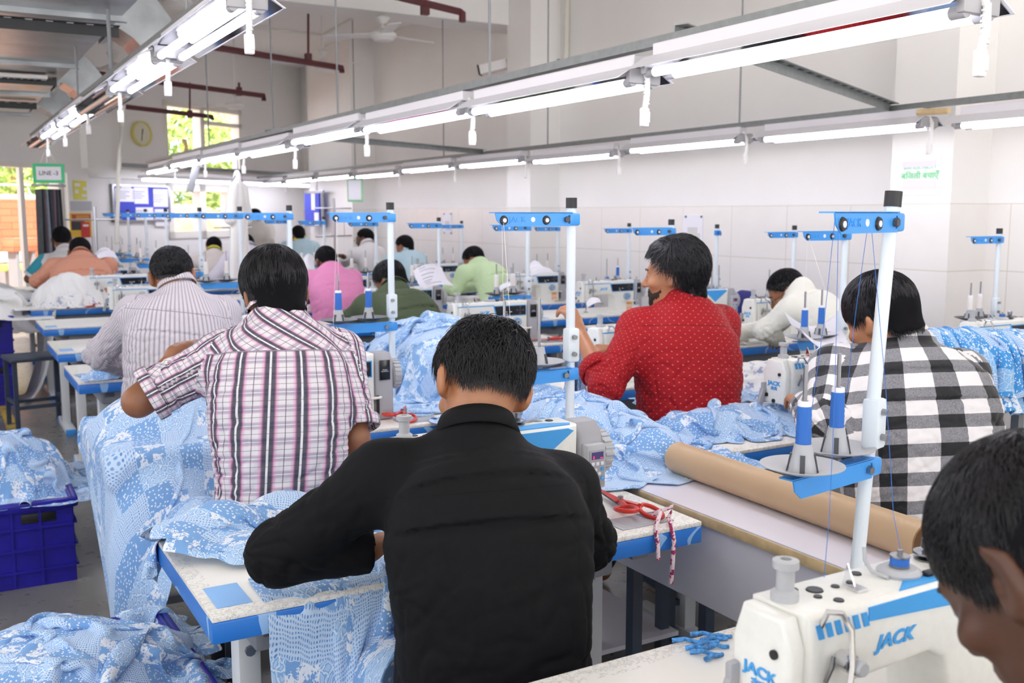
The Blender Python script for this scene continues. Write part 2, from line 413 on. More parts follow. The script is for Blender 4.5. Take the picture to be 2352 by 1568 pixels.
def light_row(key, x, ys, off=()):
    LZ = ROWZ[key]
    for i, y in enumerate(ys):
        o = fixture if first[0] else copy_tree(fixture); first[0] = False
        o.location = (x, y, LZ+.012*math.sin(i*2.1+x)); o.rotation_euler = (0, .02*math.sin(i*1.7), 0)
        tag(o, '%s twin-tube strip light of the %s overhead row%s' % (ORD[i], ROWN[key], ', its tubes unlit' if i in off else ''), 'light', 'strip lights of the %s overhead row' % ROWN[key])
        if i in off:
            for c in o.children:
                if c.name.startswith('lit_tube'):
                    c.data = c.data.copy(); c.data.materials[0] = M['tube_off']; c.name = 'unlit_tube'
    y0, y1 = ys[0]-.9, ys[-1]+1.4
    m = MB(); m.box((x, (y0+y1)/2, LZ+.1), (.042, y1-y0, .03))
    r0 = obj('light_rail', m, 'rail', None, False); tag(r0, 'grey steel rail carrying the %s row of strip lights' % ROWN[key], 'rail')
    return r0
yl = [3.2+1.23*k for k in range(6)]
light_row('L', .9, yl, (2, 5))
ym = [1.5+1.245*k for k in range(8)]
light_row('M', 2.1, ym)
yr = [2.12+1.36*k for k in range(10)]
light_row('R', 4.5, yr)
ROWN['O'] = 'aisle-side'; ROWZ['O'] = 2.17
light_row('O', -.95, [3.6+1.3*k for k in range(5)])  # extra row out of frame, added to brighten the far left wall
# hanger rods
def rod(label, px, y_low, x=None, z=LZ+.11, w=.006, ztop=CEIL, part=None):
    p = atx(px, y_low, x)
    o = obj('hanger_rod', MB().cyl((x, p[1], z), (x, p[1], ztop), w, n=8), 'leg_gray'); tag(o, label, 'rod', 'thin steel rods hanging the light rails')
for i, px in enumerate((1125, 776, 626, 477)): rod('%s thin hanger rod of the middle light rail' % ORD[i], px, 250, 2.1)
for i, px in enumerate((1697, 1258, 1019, 815)): rod('%s thin hanger rod of the wall-side light rail' % ORD[i], px, 330, 4.5)
for i, px in enumerate((434, 257, 182)): rod('%s hanger rod of the left light rail' % ORD[i], px, 150+60*i, .9, z=2.17+.11, w=.01 if i == 1 else .006)
# cross rail between middle and wall-side rows
def bar(name, label, cat, a, b, w, h, m='rail', holes=0):
    a = Vector(a); b = Vector(b); d = b-a; L = d.length
    mb = MB(); mb.box((0, 0, 0), (w, L, .004)); mb.box((-w/2, 0, -h/2), (.004, L, h))
    o = obj(name, mb, m, None, False); o.location = (a+b)/2; o.rotation_mode = 'QUATERNION'; o.rotation_quaternion = d.to_track_quat('Y', 'Z')
    tag(o, label, cat)
    if holes:
        hb = MB()
        for k in range(holes):
            y = -L/2+L*(k+.5)/holes; hb.box((0, y, -.0035), (w*.35, L/holes*.35, .002)); hb.box((-w/2-.0015, y, -h/2), (.002, L/holes*.35, h*.35))
        obj('slot', hb, 'logo_white' if m == 'slotted' else 'black', o, False)['kind'] = 'stuff'
    return o
pa = atx(1590, 150, 2.15); pb = atx(2050, 232, 4.48)
bar('cross_rail', 'slotted steel cross rail joining the middle and wall-side light rails', 'rail', (2.1, pa[1], LZ+.14), (4.5, pb[1], LZ+.125), .045, .04, 'rail', 22)
pa = atx(615, 375, 2.1)
bar('cross_rail', 'far cross rail running from the middle light row to the wall-side row', 'rail', (2.1, pa[1], LZ+.13), (4.5, pa[1]+1.2, LZ+.13), .04, .04)
# far row along the far wall
m = MB(); fbox(m, fu(207), fu(640), 2.12, 2.17, .55, .62); o = obj('light_rail', m, 'rail', None, False); tag(o, 'grey rail running along the far wall under the high window', 'rail')
m = MB(); fbox(m, fu(262), fu(642), 1.99, 2.03, .46, .70); o = obj('strip_light', m, 'hood', None, False); tag(o, 'long strip light running along the far wall', 'light')
for q in (.53, .63): m = MB(); m.cyl(fpt(fu(265), 1.97, q), fpt(fu(640), 1.97, q), .016, n=10); obj('lit_tube', m, 'tube_on', o)
# ------------------------------------------------------------------ ducts
def duct_unit():
    XR = 1.0; zb, zt = 2.62, 3.05
    t0 = thing('air_duct', 'galvanised air duct trunk along the ceiling at upper left', 'duct', (0, 0, 0))
    obj('trunk', MB().box(((XR-3.5)/2, 8.2, (zb+zt)/2), (XR+3.5, 8.6, zt-zb)), 'duct', t0, False)
    m = MB()
    for y in (4.0, 6.1, 8.2, 10.3, 12.4): m.box(((XR-3.5)/2, y, (zb+zt)/2), (XR+3.56, .05, zt-zb+.06))
    obj('flange', m, 'duct', t0, False)
    for y in (7.0, 10.0, 12.2):
        b = MB(); ro, ri = .62, .22; n = 8; w = .21
        path = []
        # straight box then a 45 degree elbow pointing out and down
        sec = []
        sec.append((XR-.01, zb+.02, zt-.06)); sec.append((XR+.18, zb+.02, zt-.06))
        c = (XR+.18, zb-.26); 
        pts_in = [(XR-.01, zb+.05), (XR+.1, zb+.05), (XR+.18, zb+.0), (XR+.27, zb-.1)]
        pts_out = [(XR+.45, zb+.09), (XR+.33, zb+.25), (XR+.16, zt-.06), (XR-.01, zt-.06)]
        b.prism(pts_in+pts_out, 'y', y-w, y+w)
        e = obj('elbow', b, 'duct', t0, False)
        f = MB(); dx, dz = .21, .21
        f.box((XR+.36, y, zb-.005), (.30, 2*w+.05, .02), rot=None)
        vs = [v for v in f.bm.verts]; bmesh.ops.rotate(f.bm, cent=(XR+.36, y, zb-.005), matrix=Euler((0, R(-46), 0)).to_matrix(), verts=vs)
        obj('outlet_flange', f, 'duct', e, False)
        f = MB(); f.box((XR+.05, y, (zb+zt)/2-.0), (.03, 2*w+.05, zt-zb-.03)); obj('joint_flange', f, 'duct', e, False)
    return t0
duct_unit()
for i, (y, x1) in enumerate([(6.3, 1.02), (8.9, .95), (11.0, .98)]):
    bar('duct_support', '%s slotted black angle bar carrying the air duct' % ORD[i], 'bar', (-3.2, y, 2.6), (x1, y, 2.6), .05, .06, 'slotted', 40)
for i, (px, py, y) in enumerate([(125, 5, 5.2), (50, 195, 8.9)]):
    p = aty(px, py, y); g = thing('air_grille', '%s white air grille under the duct' % ORD[i], 'grille', (p[0], y, 2.6))
    obj('frame', MB().box((0, 0, -.01), (.36, .2, .03), .004), 'white_plastic', g, False)
    m = MB()
    for k in range(6): m.box((-.12+.048*k, 0, -.028), (.03, .1, .008))
    obj('slot', m, 'black', g, False)
# ------------------------------------------------------------------ sprinkler pipes, conduits, fans
def pipe(name, label, pts, r, m, cat='pipe', drop=None):
    o = obj(name, MB().tube(pts, r, 10), m); tag(o, label, cat)
    return o
def pd(px, py, d): return tuple(atd(px, py, d))
pipe('sprinkler_pipe', 'dark red sprinkler pipe nearest the camera, with a sprinkler head at its end', [pd(690, -60, 7.6), pd(870, -18, 8.0), pd(1056, 27, 8.5), pd(1062, 30, 8.5), pd(1062, 50, 8.5)], .03, 'pipe_red')
pipe('sprinkler_pipe', 'dark red sprinkler pipe running behind the left light row at mid height', [pd(380, 90, 8.2), pd(550, 118, 9.2), pd(785, 156, 10.3), pd(785, 166, 10.3)], .03, 'pipe_red')
pipe('sprinkler_pipe', 'dark red sprinkler pipe below the ceiling fan cone', [pd(145, 160, 9.6), pd(380, 190, 11), pd(606, 220, 12.2), pd(606, 231, 12.2)], .03, 'pipe_red')
pipe('sprinkler_pipe', 'lowest dark red sprinkler pipe, crossing the top of the high window', [pd(90, 221, 11), pd(330, 250, 12.6), pd(488, 268, 13.4), pd(488, 275, 13.4)], .03, 'pipe_red')
for i, (px, y0, y1, d, pr) in enumerate([(708, 12, 135, 10, .012), (976, -10, 20, 8.3, .02), (549, 190, 210, 12, .015), (436, 190, 262, 13.2, .012)]):
    m = MB().cyl(pd(px, y0, d), pd(px, y1, d), pr, n=8); m.box(pd(px, y1, d), (.06, .06, .1))
    o = obj('pipe_hanger', m, 'pipe_red'); tag(o, ['thin hanger of the sprinkler pipe in front of the far fan', 'strap hanger at the end of the nearest sprinkler pipe', 'hanger above the end of the third sprinkler pipe', 'thin hanger above the lowest sprinkler pipe'][i], 'hanger')
pipe('conduit', 'thin cream conduit running across the ceiling to the near fan', [pd(580, 62, 10.5), pd(742, 80, 11.2), pd(820, 36, 10.2), pd(846, 18, 9.8), pd(850, -20, 9.4)], .016, 'pipe_white')
pipe('conduit', 'white conduit running up the right wall above the camera bracket', [tuple(atx(1300, 140, WX-.03)), tuple(atx(1304, -60, WX-.03))], .028, 'pipe_white')
pipe('conduit', 'slanting cream pole hanging in front of the blue pinboard', [pd(268, 560, 9.5), pd(272, 400, 9.5), pd(292, 140, 9.5)], .02, 'pipe_white')
def fan(label, px, py, d, yaw):
    p = atd(px, py, d); f = thing('ceiling_fan', label, 'fan', tuple(p), yaw, 'white ceiling fans')
    obj('motor', MB().lathe([(0, -.06), (.09, -.055), (.13, -.02), (.13, .01), (.05, .05), (.03, .07)], n=20), 'fan', f)
    obj('downrod', MB().cyl((0, 0, .05), (0, 0, max(.3, CEIL-p[2])), .012, n=8), 'fan', f)
    obj('canopy_cup', MB().lathe([(.03, .1), (.07, .16), (.02, .2)], n=16), 'fan', f)
    for k in range(3):
        b = MB().box((.36, 0, 0), (.5, .12, .008), .002, rot=(R(8), 0, 0)); b.box((.14, 0, 0), (.12, .03, .01))
        obj('blade', b, 'fan', f, False, rot=(0, 0, k*2*PI/3))
fan('ceiling fan near the top of the picture by the nearest pipe end', 880, 80, 9.6, .3)
fan('far ceiling fan behind the thin pipe hanger', 742, 150, 12.0, 1.1)
fan('ceiling fan beside the high window, at the third pipe end', 541, 240, 13.0, .2)
fan('ceiling fan half hidden above the left light row', 262, 158, 10.5, .7)
fan('ceiling fan just at the top edge, left of the first switch cord', 405, 2, 8.5, .2)
# security camera on the right wall
p = atx(1235, 140, WX-.02)
sc_ = thing('security_camera', 'small white security camera on a wall bracket under the ceiling', 'camera', tuple(p))
obj('bracket', MB().box((-.06, 0, -.01), (.12, .12, .12), .01), 'white_plastic', sc_)
obj('arm', MB().tube([(-.1, 0, -.01), (-.2, .1, .0), (-.3, .2, -.04)], .014), 'white_plastic', sc_)
bd = obj('housing', MB().box((0, 0, 0), (.11, .3, .1), .012), 'white_plastic', sc_, loc=(-.36, .28, -.05), rot=(R(-12), 0, R(50)))
obj('lens_hood', MB().box((0, .155, 0), (.115, .02, .105), .004), 'black', bd)
pipe('conduit', 'grey flexible conduit feeding the wall security camera', [tuple(atx(1212, 128, WX-.03)), tuple(atx(1240, 131, WX-.03)), tuple(atx(1285, 142, WX-.03))], .025, 'leg_gray')
# ------------------------------------------------------------------ world light
w = bpy.data.worlds.new('sky'); SC.world = w; w.use_nodes = True; nt = w.node_tree
bg = nt.nodes['Background']; bg.inputs[0].default_value = srgb('#e6ecf8'); bg.inputs[1].default_value = 3.2
tc = nt.nodes.new('ShaderNodeTexCoord'); sp = nt.nodes.new('ShaderNodeSeparateXYZ'); nt.links.new(tc.outputs['Generated'], sp.inputs[0])
lt = nt.nodes.new('ShaderNodeMath'); lt.operation = 'LESS_THAN'; nt.links.new(sp.outputs[2], lt.inputs[0]); lt.inputs[1].default_value = 0.0
mr = nt.nodes.new('ShaderNodeMapRange'); nt.links.new(lt.outputs[0], mr.inputs[0]); mr.inputs[3].default_value = 4.0; mr.inputs[4].default_value = 14.0; nt.links.new(mr.outputs[0], bg.inputs[1])   # lower half raised to light the ceiling, as sunlit ground would
mc = nt.nodes.new('ShaderNodeMix'); mc.data_type = 'RGBA'; nt.links.new(lt.outputs[0], mc.inputs[0]); mc.inputs[6].default_value = srgb('#e6ecf8'); mc.inputs[7].default_value = srgb('#f0edea'); nt.links.new(mc.outputs[2], bg.inputs[0])
sun = bpy.data.lights.new('sun', 'SUN'); sun.energy = 20; sun.angle = R(2); sun.color = (1, .95, .85)
so = bpy.data.objects.new('sun', sun); COL.objects.link(so); so.rotation_euler = Vector((.25, .85, -1.3)).to_track_quat('-Z', 'Y').to_euler(); so.location = (0, 10, 12)
vs = SC.view_settings; vs.view_transform = 'Standard'; vs.look = 'None'; vs.gamma = 1; vs.use_curve_mapping = False; vs.exposure = -0.32
SC.cycles.max_bounces = 8; SC.cycles.diffuse_bounces = 6; SC.cycles.glossy_bounces = 3; SC.cycles.transparent_max_bounces = 6; SC.cycles.caustics_reflective = False; SC.cycles.caustics_refractive = False
SC.cycles.sample_clamp_indirect = 6
# ------------------------------------------------------------------ sewing stations
TZ = .76
t = NT('table_white'); co = t.coord(); s = t.sep(co); n = t.noise(co, 3.5, 4); n2 = t.noise(co, 38, 6, .75)
edge = t.math('MINIMUM', t.math('MINIMUM', t.math('SUBTRACT', 1.22, s[0]), s[0]), t.math('MINIMUM', s[1], t.math('SUBTRACT', .6, s[1])))
near_e = t.math('LESS_THAN', edge, t.math('MULTIPLY_ADD', n, .09, -.0))
crack = t.math('MULTIPLY', near_e, t.math('MULTIPLY', t.math('GREATER_THAN', n2, .485), t.math('LESS_THAN', n2, .497)))
t.p(Base_Color=t.mix(crack, t.mix(t.ramp(n, .3, .7), srgb('#ebe9e2'), srgb('#f3f1ec')), srgb('#6b6257')), Roughness=.35); M['table_white'] = t.m
t = NT('table_edge_worn'); co = t.coord(); n = t.noise(co, 9, 6, .8); n2 = t.noise(co, 2.2, 3)
chip = t.math('GREATER_THAN', n, .66); scr = t.math('LESS_THAN', t.math('ABSOLUTE', t.math('SUBTRACT', t.noise(co, 3.1, 2), .5)), .006)
c = t.mix(t.ramp(n2, .3, .7), srgb('#1f6fc9'), srgb('#2f82d9')); c = t.mix(scr, c, srgb('#8fb6e2')); t.p(Base_Color=t.mix(chip, c, srgb('#1a4f90')), Roughness=.35); M['table_blue'] = t.m

def make_table():
    t0 = thing('sewing_table', '', 'table')
    obj('table_top', MB().box((.61, .3, TZ-.006), (1.218, .598, .012), .002), 'table_white', t0)
    obj('edge_band', MB().box((.61, .3, TZ-.034), (1.22, .6, .044), .004), 'table_blue', t0)
    obj('corner_sticker', MB().box((.055, .1, TZ+.0012), (.07, .12, .001)), mat('sticker_blue', '#7fb6ee', .4), t0, False)
    obj('drawer_tray', MB().box((1.08, .08, TZ+.0015), (.16, .085, .003), .001).box((1.08, .08, TZ+.002), (.14, .065, .004), .001), 'machine_gray', t0)
    obj('under_pan', MB().box((.55, .28, TZ-.09), (.9, .42, .07), .015), 'leg_gray', t0)
    for x in (.14, 1.08):
        m = MB(); m.box((x, .3, .37), (.05, .07, .68), .004)
        l = obj('leg', m, 'leg_white', t0)
        obj('foot', MB().box((x, .3, .025), (.06, .52, .05), .006), 'leg_white', l)
        obj('top_bracket', MB().box((x, .3, TZ-.075), (.05, .46, .04), .004), 'leg_gray', l)
        for y in (.05, .55): obj('foot_cap', MB().box((x, y, .02), (.066, .05, .044), .006), 'blue', l)
        [obj('leg_bolt', MB().cyl((x, .266, z_), (x, .256, z_), .012, n=8), 'steel', l) for z_ in (.62, .56)]
    obj('crossbar', MB().box((.61, .3, .16), (.9, .04, .03), .004), 'leg_gray', t0)
    m = MB().box((.6, .2, .1), (.4, .25, .018), .004)
    obj('treadle', m, 'dark_gray', t0)
    return t0

BODY = [(.018, .1), (.075, .1), (.088, .132), (.11, .143), (.265, .15), (.292, .135), (.3, .105), (.3, .004), (.48, .004), (.48, .252), (.018, .252)]
def make_machine(kind):
    t0 = thing('sewing_machine', '', 'sewing machine')
    obj('body', MB().prism(BODY, 'y', -.053, .057, .012, 3), 'machine_white', t0)
    obj('bed', MB().box((.2, 0, .004), (.44, .17, .008), .003), 'machine_white', t0)
    fp = obj('face_plate', MB().prism([(-.05, .092), (.054, .092), (.057, .2), (.04, .249), (-.036, .251), (-.052, .21)], 'x', -.012, .017, .008, 3), 'machine_white', t0)
    for (y, z, r) in ((-.025, .2, .0065), (.035, .12, .0075), (.0, .102, .0075)):
        obj('plug', MB().cyl((-.016, y, z), (-.010, y, z), r, n=12), 'black', fp)
    text('logo', 'JACK', .021, 'logo', fp, (-.0135, .0, .165), (PI/2, 0, -PI/2), sx=1.25, shear=.0, bold=.0006)
    text('logo', '杰克', .013, 'logo', fp, (-.0135, .0, .147), (PI/2, 0, -PI/2), sx=1.2, bold=.0004)
    text('logo', 'JACK', .027 if kind == 'B' else .024, 'logo', t0, (.185, -.0545, .19), (PI/2, 0, 0), sx=1.2, shear=.25, bold=.0009)
    # motor end
    mo = obj('motor_cover', MB().prism([(-.055, .004), (.062, .004), (.062, .2), (.045, .243), (.015, .254), (-.03, .252), (-.052, .22)], 'x', .482, .556, .012, 3), 'machine_gray', t0)
    wv = MB(); wv.lathe([(.0, 0), (.046, 0), (.054, .006), (.054, .03), (.046, .036), (0, .036)], (.558, 0, .165), 28, (0, PI/2, 0))
    for k in range(20): 
        a = 2*PI*k/20; wv.box((.577, .0545*math.cos(a), .165+.0545*math.sin(a)), (.026, .006, .006), .001, rot=(a, 0, 0))
    obj('hand_wheel', wv, 'light_gray', t0)
    if kind == 'A':
        # dark panel with a blue surround, dial, orange label
        obj('panel_surround', MB().prism([(.245, .228), (.468, .228), (.468, .166), (.262, .166)], 'y', -.0565, -.052), 'logo', t0, False)
        cp = obj('control_panel', MB().prism([(.252, .224), (.463, .224), (.463, .17), (.267, .17)], 'y', -.059, -.053, .001, 1), 'display', t0)
        obj('screen_glint', MB().box((.36, -.0597, .19), (.014, .0008, .004)).box((.33, -.0597, .19), (.01, .0008, .004)), 'logo_white', cp, False)
        text('panel_mark', 'Ax', .013, 'logo_white', cp, (.335, -.0596, .177), (PI/2, 0, 0))
        mb_ = MB()
        for (dx, dz) in ((-.02, 0), (.02, 0), (0, .018), (0, -.018), (0, 0)): mb_.cyl((.425+dx, -.0592, .198+dz), (.425+dx, -.0600, .198+dz), .007, n=10)
        obj('keys', mb_, 'dark_gray', cp)
        obj('stripe', MB().box((.13, -.0535, .231), (.24, .002, .005)), 'logo', t0, False)
        d = obj('stitch_dial', MB().cyl((.4, -.053, .128), (.4, -.075, .128), .027, .025, 24), 'light_gray', t0)
        m = MB(); m.lathe([(.019, 0), (.024, .001), (.024, .014), (.018, .016)], (.4, -.0665, .128), 18, (PI/2, 0, 0)); obj('dial_ring', m, 'logo', d)
        obj('dial_centre', MB().cyl((.4, -.08, .128), (.4, -.0835, .128), .017, n=18), 'light_gray', d)
        obj('dial_screw', MB().cyl((.4, -.083, .128), (.4, -.0845, .128), .006, n=12), 'black', d)
        obj('reverse_lever', MB().tube([(.36, -.062, .088), (.48, -.066, .088), (.5, -.066, .089)], .005), 'machine_white', t0)
        lb = obj('warning_label', MB().box((.43, -.0538, .046), (.052, .002, .066)), 'orange', t0, False)
        m = MB()
        for i in range(3):
            for j in range(2): m.box((.414+i*.0155, -.0551, .056-j*.013), (.012, .001, .009))
        m.box((.43, -.0551, .022), (.036, .001, .01)); obj('pictograms', m, 'logo_white', lb, False)
        ml = obj('motor_label', MB().box((.518, -.0585, .19), (.042, .004, .075), .001), 'display', mo)
        text('label_text', 'Modern\nWorld No.1', .0062, 'logo_white', ml, (.518, -.061, .188), (PI/2, 0, 0))
        obj('motor_slot', MB().box((.489, -.056, .06), (.012, .004, .07)), 'black', mo)
    else:
        obj('stripe', MB().prism([(.13, .245), (.45, .245), (.466, .238), (.36, .165), (.3, .215), (.13, .226)], 'y', -.0548, -.0525), 'logo', t0, False)
        m = MB()
        for k in range(6): m.prism([(.03+.017*k, .24), (.04+.017*k, .24), (.047+.017*k, .22), (.037+.017*k, .22)], 'y', -.0548, -.0525)
        obj('stripe_bars', m, 'logo', t0, False)
        obj('top_decal', MB().prism([(.2, -.045), (.46, -.045), (.47, -.03), (.4, .0), (.24, -.02)], 'z', .2515, .2535), 'logo', t0, False)
        kp = obj('keypad', MB().box((.519, -.064, .145), (.058, .03, .115), .007), 'light_gray', mo)
        obj('key_plate', MB().box((.519, -.08, .142), (.045, .003, .092), .001), 'machine_gray', kp)
        obj('led_display', MB().box((.519, -.082, .174), (.034, .002, .018)), mat('led_violet', '#3a3478', .3), kp, False)
        obj('led_digit', MB().box((.507, -.0832, .17), (.003, .001, .007)).box((.53, -.0832, .168), (.007, .001, .002)), mat('led_red', '#ff3050', .5, emit='#ff2a50', estr=2), kp, False)
        m = MB()
        for k in range(3): m.box((.506+.0135*k, -.082, .153), (.009, .002, .009), .001)
        for (dx, dz) in ((-.005, -.012), (.006, -.022), (-.005, -.034), (-.015, -.022)): m.cyl((.519+dx, -.081, .15+dz), (.519+dx, -.0832, .15+dz), .0045, n=10)
        obj('keys', m, 'logo_white', kp)
        obj('keys', MB().cyl((.534, -.081, .139), (.534, -.0832, .139), .005, n=12).cyl((.534, -.081, .115), (.534, -.0832, .115), .006, n=12), 'logo', kp)
        text('key_mark', 'P', .009, 'logo_white', kp, (.534, -.084, .115), (PI/2, 0, 0))
    # chrome guard, tension, needle end
    m = MB(); m.tube([(.03+.012, -.05, .235), (.038, -.066, .262), (.05, -.078, .262), (.062, -.084, .24), (.066, -.085, .19), (.062, -.082, .135)], .0042, 8)
    obj('take_up_guard', m, 'chrome', t0)
    obj('take_up_lever', MB().tube([(.05, -.056, .16), (.05, -.066, .185), (.052, -.066, .2)], .003), 'steel', t0)
    tn = obj('tension_knob', MB().lathe([(0, 0), (.009, 0), (.011, .004), (.011, .014), (.009, .018), (0, .018)], (.078, -.076, .185), 16, (PI/2, 0, 0)), 'light_gray', t0)
    obj('tension_disc', MB().cyl((.078, -.053, .185), (.078, -.075, .185), .013, n=18), 'chrome', tn)
    obj('tension_knob', MB().lathe([(0, 0), (.008, 0), (.01, .004), (.01, .014), (0, .017)], (.1, -.07, .128), 14, (PI/2, 0, 0)).cyl((.1, -.05, .128), (.1, -.07, .128), .011, n=14), 'steel', t0)
    nb = obj('needle_bar', MB().cyl((.045, -.012, .1), (.045, -.012, .045), .0035, n=8).cyl((.045, -.012, .045), (.045, -.012, .012), .0012, n=6), 'steel', t0)
    pf = obj('presser_foot', MB().cyl((.058, .004, .1), (.058, .004, .02), .004, n=8).box((.052, -.005, .014), (.024, .03, .006), .002), 'steel', t0)
    obj('presser_lift', MB().box((-.03, .045, .11), (.02, .016, .07), .006, rot=(0, R(20), 0)).box((-.018, .045, .15), (.02, .014, .03), .004), 'machine_gray', t0)
    # top fittings
    m = MB(); m.lathe([(.019, 0), (.019, .012), (.0125, .016), (.0125, .044), (.018, .046), (.018, .056), (.012, .058), (.008, .058), (.008, .05), (0, .05)], (.04, .012, .251), 18)
    obj('pressure_screw', m, 'light_gray', t0)
    for (x, y, r) in ((.075, .03, .008), (.085, -.005, .007), (.1, -.028, .0085), (.1, .015, .014), (.135, .01, .007), (.2, .03, .009), (.44, .02, .012)): obj('oil_plug', MB().cyl((x, y, .2495), (x, y, .254), r, r*.8, 16), 'black', t0)
    obj('thread_guide', MB().prism([(-.012, .252), (.012, .252), (.004, .285)], 'x', .15, .153).box((.152, -.014, .254), (.02, .02, .004)), 'chrome', t0, False)
    bw = obj('bobbin_winder', MB().lathe([(.03, 0), (.032, .006), (.024, .012), (0, .012)], (.255, .0, .251), 24).tube([(.255-.035, -.01, .256), (.255-.04, .015, .258), (.222, .034, .268), (.226, .04, .285)], .003), 'light_gray', t0)
    bb = obj('bobbin', MB().cyl((.255, 0, .264), (.255, 0, .266), .0145, n=20).cyl((.255, 0, .278), (.255, 0, .28), .0145, n=20).cyl((.255, 0, .264), (.255, 0, .288), .004, n=10), 'steel', bw)
    obj('bobbin_thread', MB().cyl((.255, 0, .266), (.255, 0, .278), .0135, n=20), 'blue_thread', bb)
    obj('winder_stop', MB().box((.285, -.028, .257), (.022, .012, .008), .003), 'black', bw)
    m = MB(); m.lathe([(.02, 0), (.022, .003), (.008, .005), (.022, .009), (.022, .012), (.007, .014), (.011, .018), (.011, .032), (.008, .036), (0, .036)], (.345, .02, .252), 20)
    obj('winder_tension', m, 'steel', t0)
    obj('thread_post', MB().cyl((.32, -.01, .25), (.32, -.01, .266), .007, n=10), 'steel', t0); obj('thread_hook', MB().tube([(.37, .03, .252), (.4, .03, .256), (.42, .02, .252)], .003), 'steel', t0)
    return t0

def make_stand():
    t0 = thing('thread_stand', '', 'thread stand')
    H = 1.575-TZ
    obj('pole', MB().cyl((0, 0, -.06), (0, 0, H-.02), .0135, n=16), 'white_metal', t0)
    obj('pole_cap', MB().cyl((0, 0, H-.03), (0, 0, H), .0165, n=16), 'black', t0)
    za = H-.062
    def arm(z, L, drop, nm):
        m = MB()
        prof = [(-.018, -drop), (-L+.02, -drop), (-L, -drop+.016), (-L-.006, .019), (-.018, .019)]
        m.prism([(x, z+q) for x, q in prof], 'y', -.021, -.018)
        m.box((-L/2-.008, -.006, z+.019), (L, .03, .003)); m.box((-.006, 0, z), (.05, .042, .036), .006)
        return obj(nm, m, 'blue', t0)
    a = arm(za, .262, .019, 'thread_arm')
    for x in (-.24, -.1):
        g = obj('grommet', MB().lathe([(.0045, 0), (.0115, 0), (.0135, .003), (.0115, .007), (.0045, .007)], (x, -.018, za-.002), 18, (PI/2, 0, 0)), 'black', a)
        obj('eyelet', MB().lathe([(.002, 0), (.006, 0), (.006, .0085), (.002, .0085)], (x, -.018, za-.002), 14, (PI/2, 0, 0)), 'logo_white', g)
    obj('arm_hole', MB().cyl((-.145, -.0205, za), (-.145, -.0222, za), .007, n=16), 'logo_white', a)
    obj('arm_bolt', MB().cyl((-.032, -.02, za), (-.032, -.03, za), .0085, n=6), 'dark_gray', a)
    text('embossed_logo', 'JACK', .022, 'blue', a, (-.195, -.0215, za), (PI/2, 0, 0), ext=.001, sx=1.1)
    zs = 1.062-TZ
    br = obj('pole_bracket', MB().box((0, -.004, zs+.085), (.04, .036, .1), .007), 'white_metal', t0)
    [obj('bracket_bolt', MB().cyl((-.004, -.02, zs+z_), (-.004, -.034, zs+z_), .007, n=6), 'steel', br) for z_ in (.11, .06)]
    sa = arm(zs, .27, .019, 'spool_arm')
    obj('arm_bolt', MB().cyl((-.032, -.02, zs), (-.032, -.03, zs), .0085, n=6), 'steel', sa)
    for i, (x, y) in enumerate(((-.09, .03), (-.235, -.015))):
        m = MB(); m.lathe([(.012, .0), (.03, .003), (.075, .017), (.0765, .019), (.074, .0195), (.03, .006), (.012, .004)], (x, y, zs+.022), 36)
        tr_ = obj('tray', m, 'light_gray', t0)
        m = MB(); m.lathe([(.027, .0), (.0165, .05), (.0165, .054), (.006, .054)], (x, y, zs+.026), 20)
        h = obj('cone_holder', m, 'light_gray', tr_)
        m = MB()
        for k in range(4):
            ang = k*PI/2+.5; m.box((x+.0235*math.cos(ang), y+.0235*math.sin(ang), zs+.045), (.004, .009, .034), rot=Matrix.Rotation(ang, 3, 'Z') @ Matrix.Rotation(R(-11), 3, 'Y'))
        obj('holder_slot', m, 'dark_gray', h, False)
        obj('pin', MB().cyl((x, y, zs+.03), (x, y, zs+.225), .0042, n=8), 'steel', tr_)
    return t0
def make_cone(m):
    z = 1.062-TZ+.083
    t0 = thing('thread_cone', '', 'thread')
    mm = MB(); mm.lathe([(.0125, 0), (.0125, .088), (.0115, .09), (.0065, .09), (.0065, .088)], (0, 0, z-.006), 16); obj('core', mm, 'paper', t0)
    mm = MB(); pr = []
    for k in range(15): pr.append((.0142+.0006*(k % 2)-.0001*k, .006+.074*k/14))
    mm.lathe([(.012, .005)]+pr+[(.012, .081)], (0, 0, z-.006), 18); obj('wound_thread', mm, m, t0)
    return t0

TABLE, MA, MBK, STAND = make_table(), make_machine('A'), make_machine('B'), make_stand()
CONES = {k: make_cone(M[k]) for k in ('blue_thread', 'white_thread', 'navy_thread')}
used = set()
def inst(proto, loc, rz, label, group):
    o = proto if (id(proto) not in used or proto.name.startswith('thread_stand.') and not proto.get('label')) else copy_tree(proto); used.add(id(proto))
    o.location = loc; o.rotation_euler = (0, 0, rz); tag(o, label, None, group); return o
ROWDEF = {
 'A': ([(.42, .75), (.42, 1.88), (.46, 3.3), (.545, 4.92), (.57, 6.05), (.62, 7.4), (.66, 8.9), (.69, 10.05), (.71, 11.2)], 0.0, 'left'),
 'B': ([(2.14, 2.4), (2.14, 3.55), (2.14, 5.0), (2.16, 6.35), (2.18, 7.65), (2.2, 9.05), (2.22, 10.3)], -.075, 'middle'),
 'C': ([(3.84, 2.85), (3.84, 4.35), (3.84, 5.12), (3.84, 6.2), (3.84, 7.3), (3.84, 9.25)], -.125, 'wall-side')}
STN = {}
KIND = {('A', 0): 'B', ('A', 1): 'B', ('B', 0): 'B', ('C', 2): 'B', ('C', 0): 'A'}
SROT = {('A', 0): R(15), ('C', 2): R(50), ('A', 2): R(-2)}
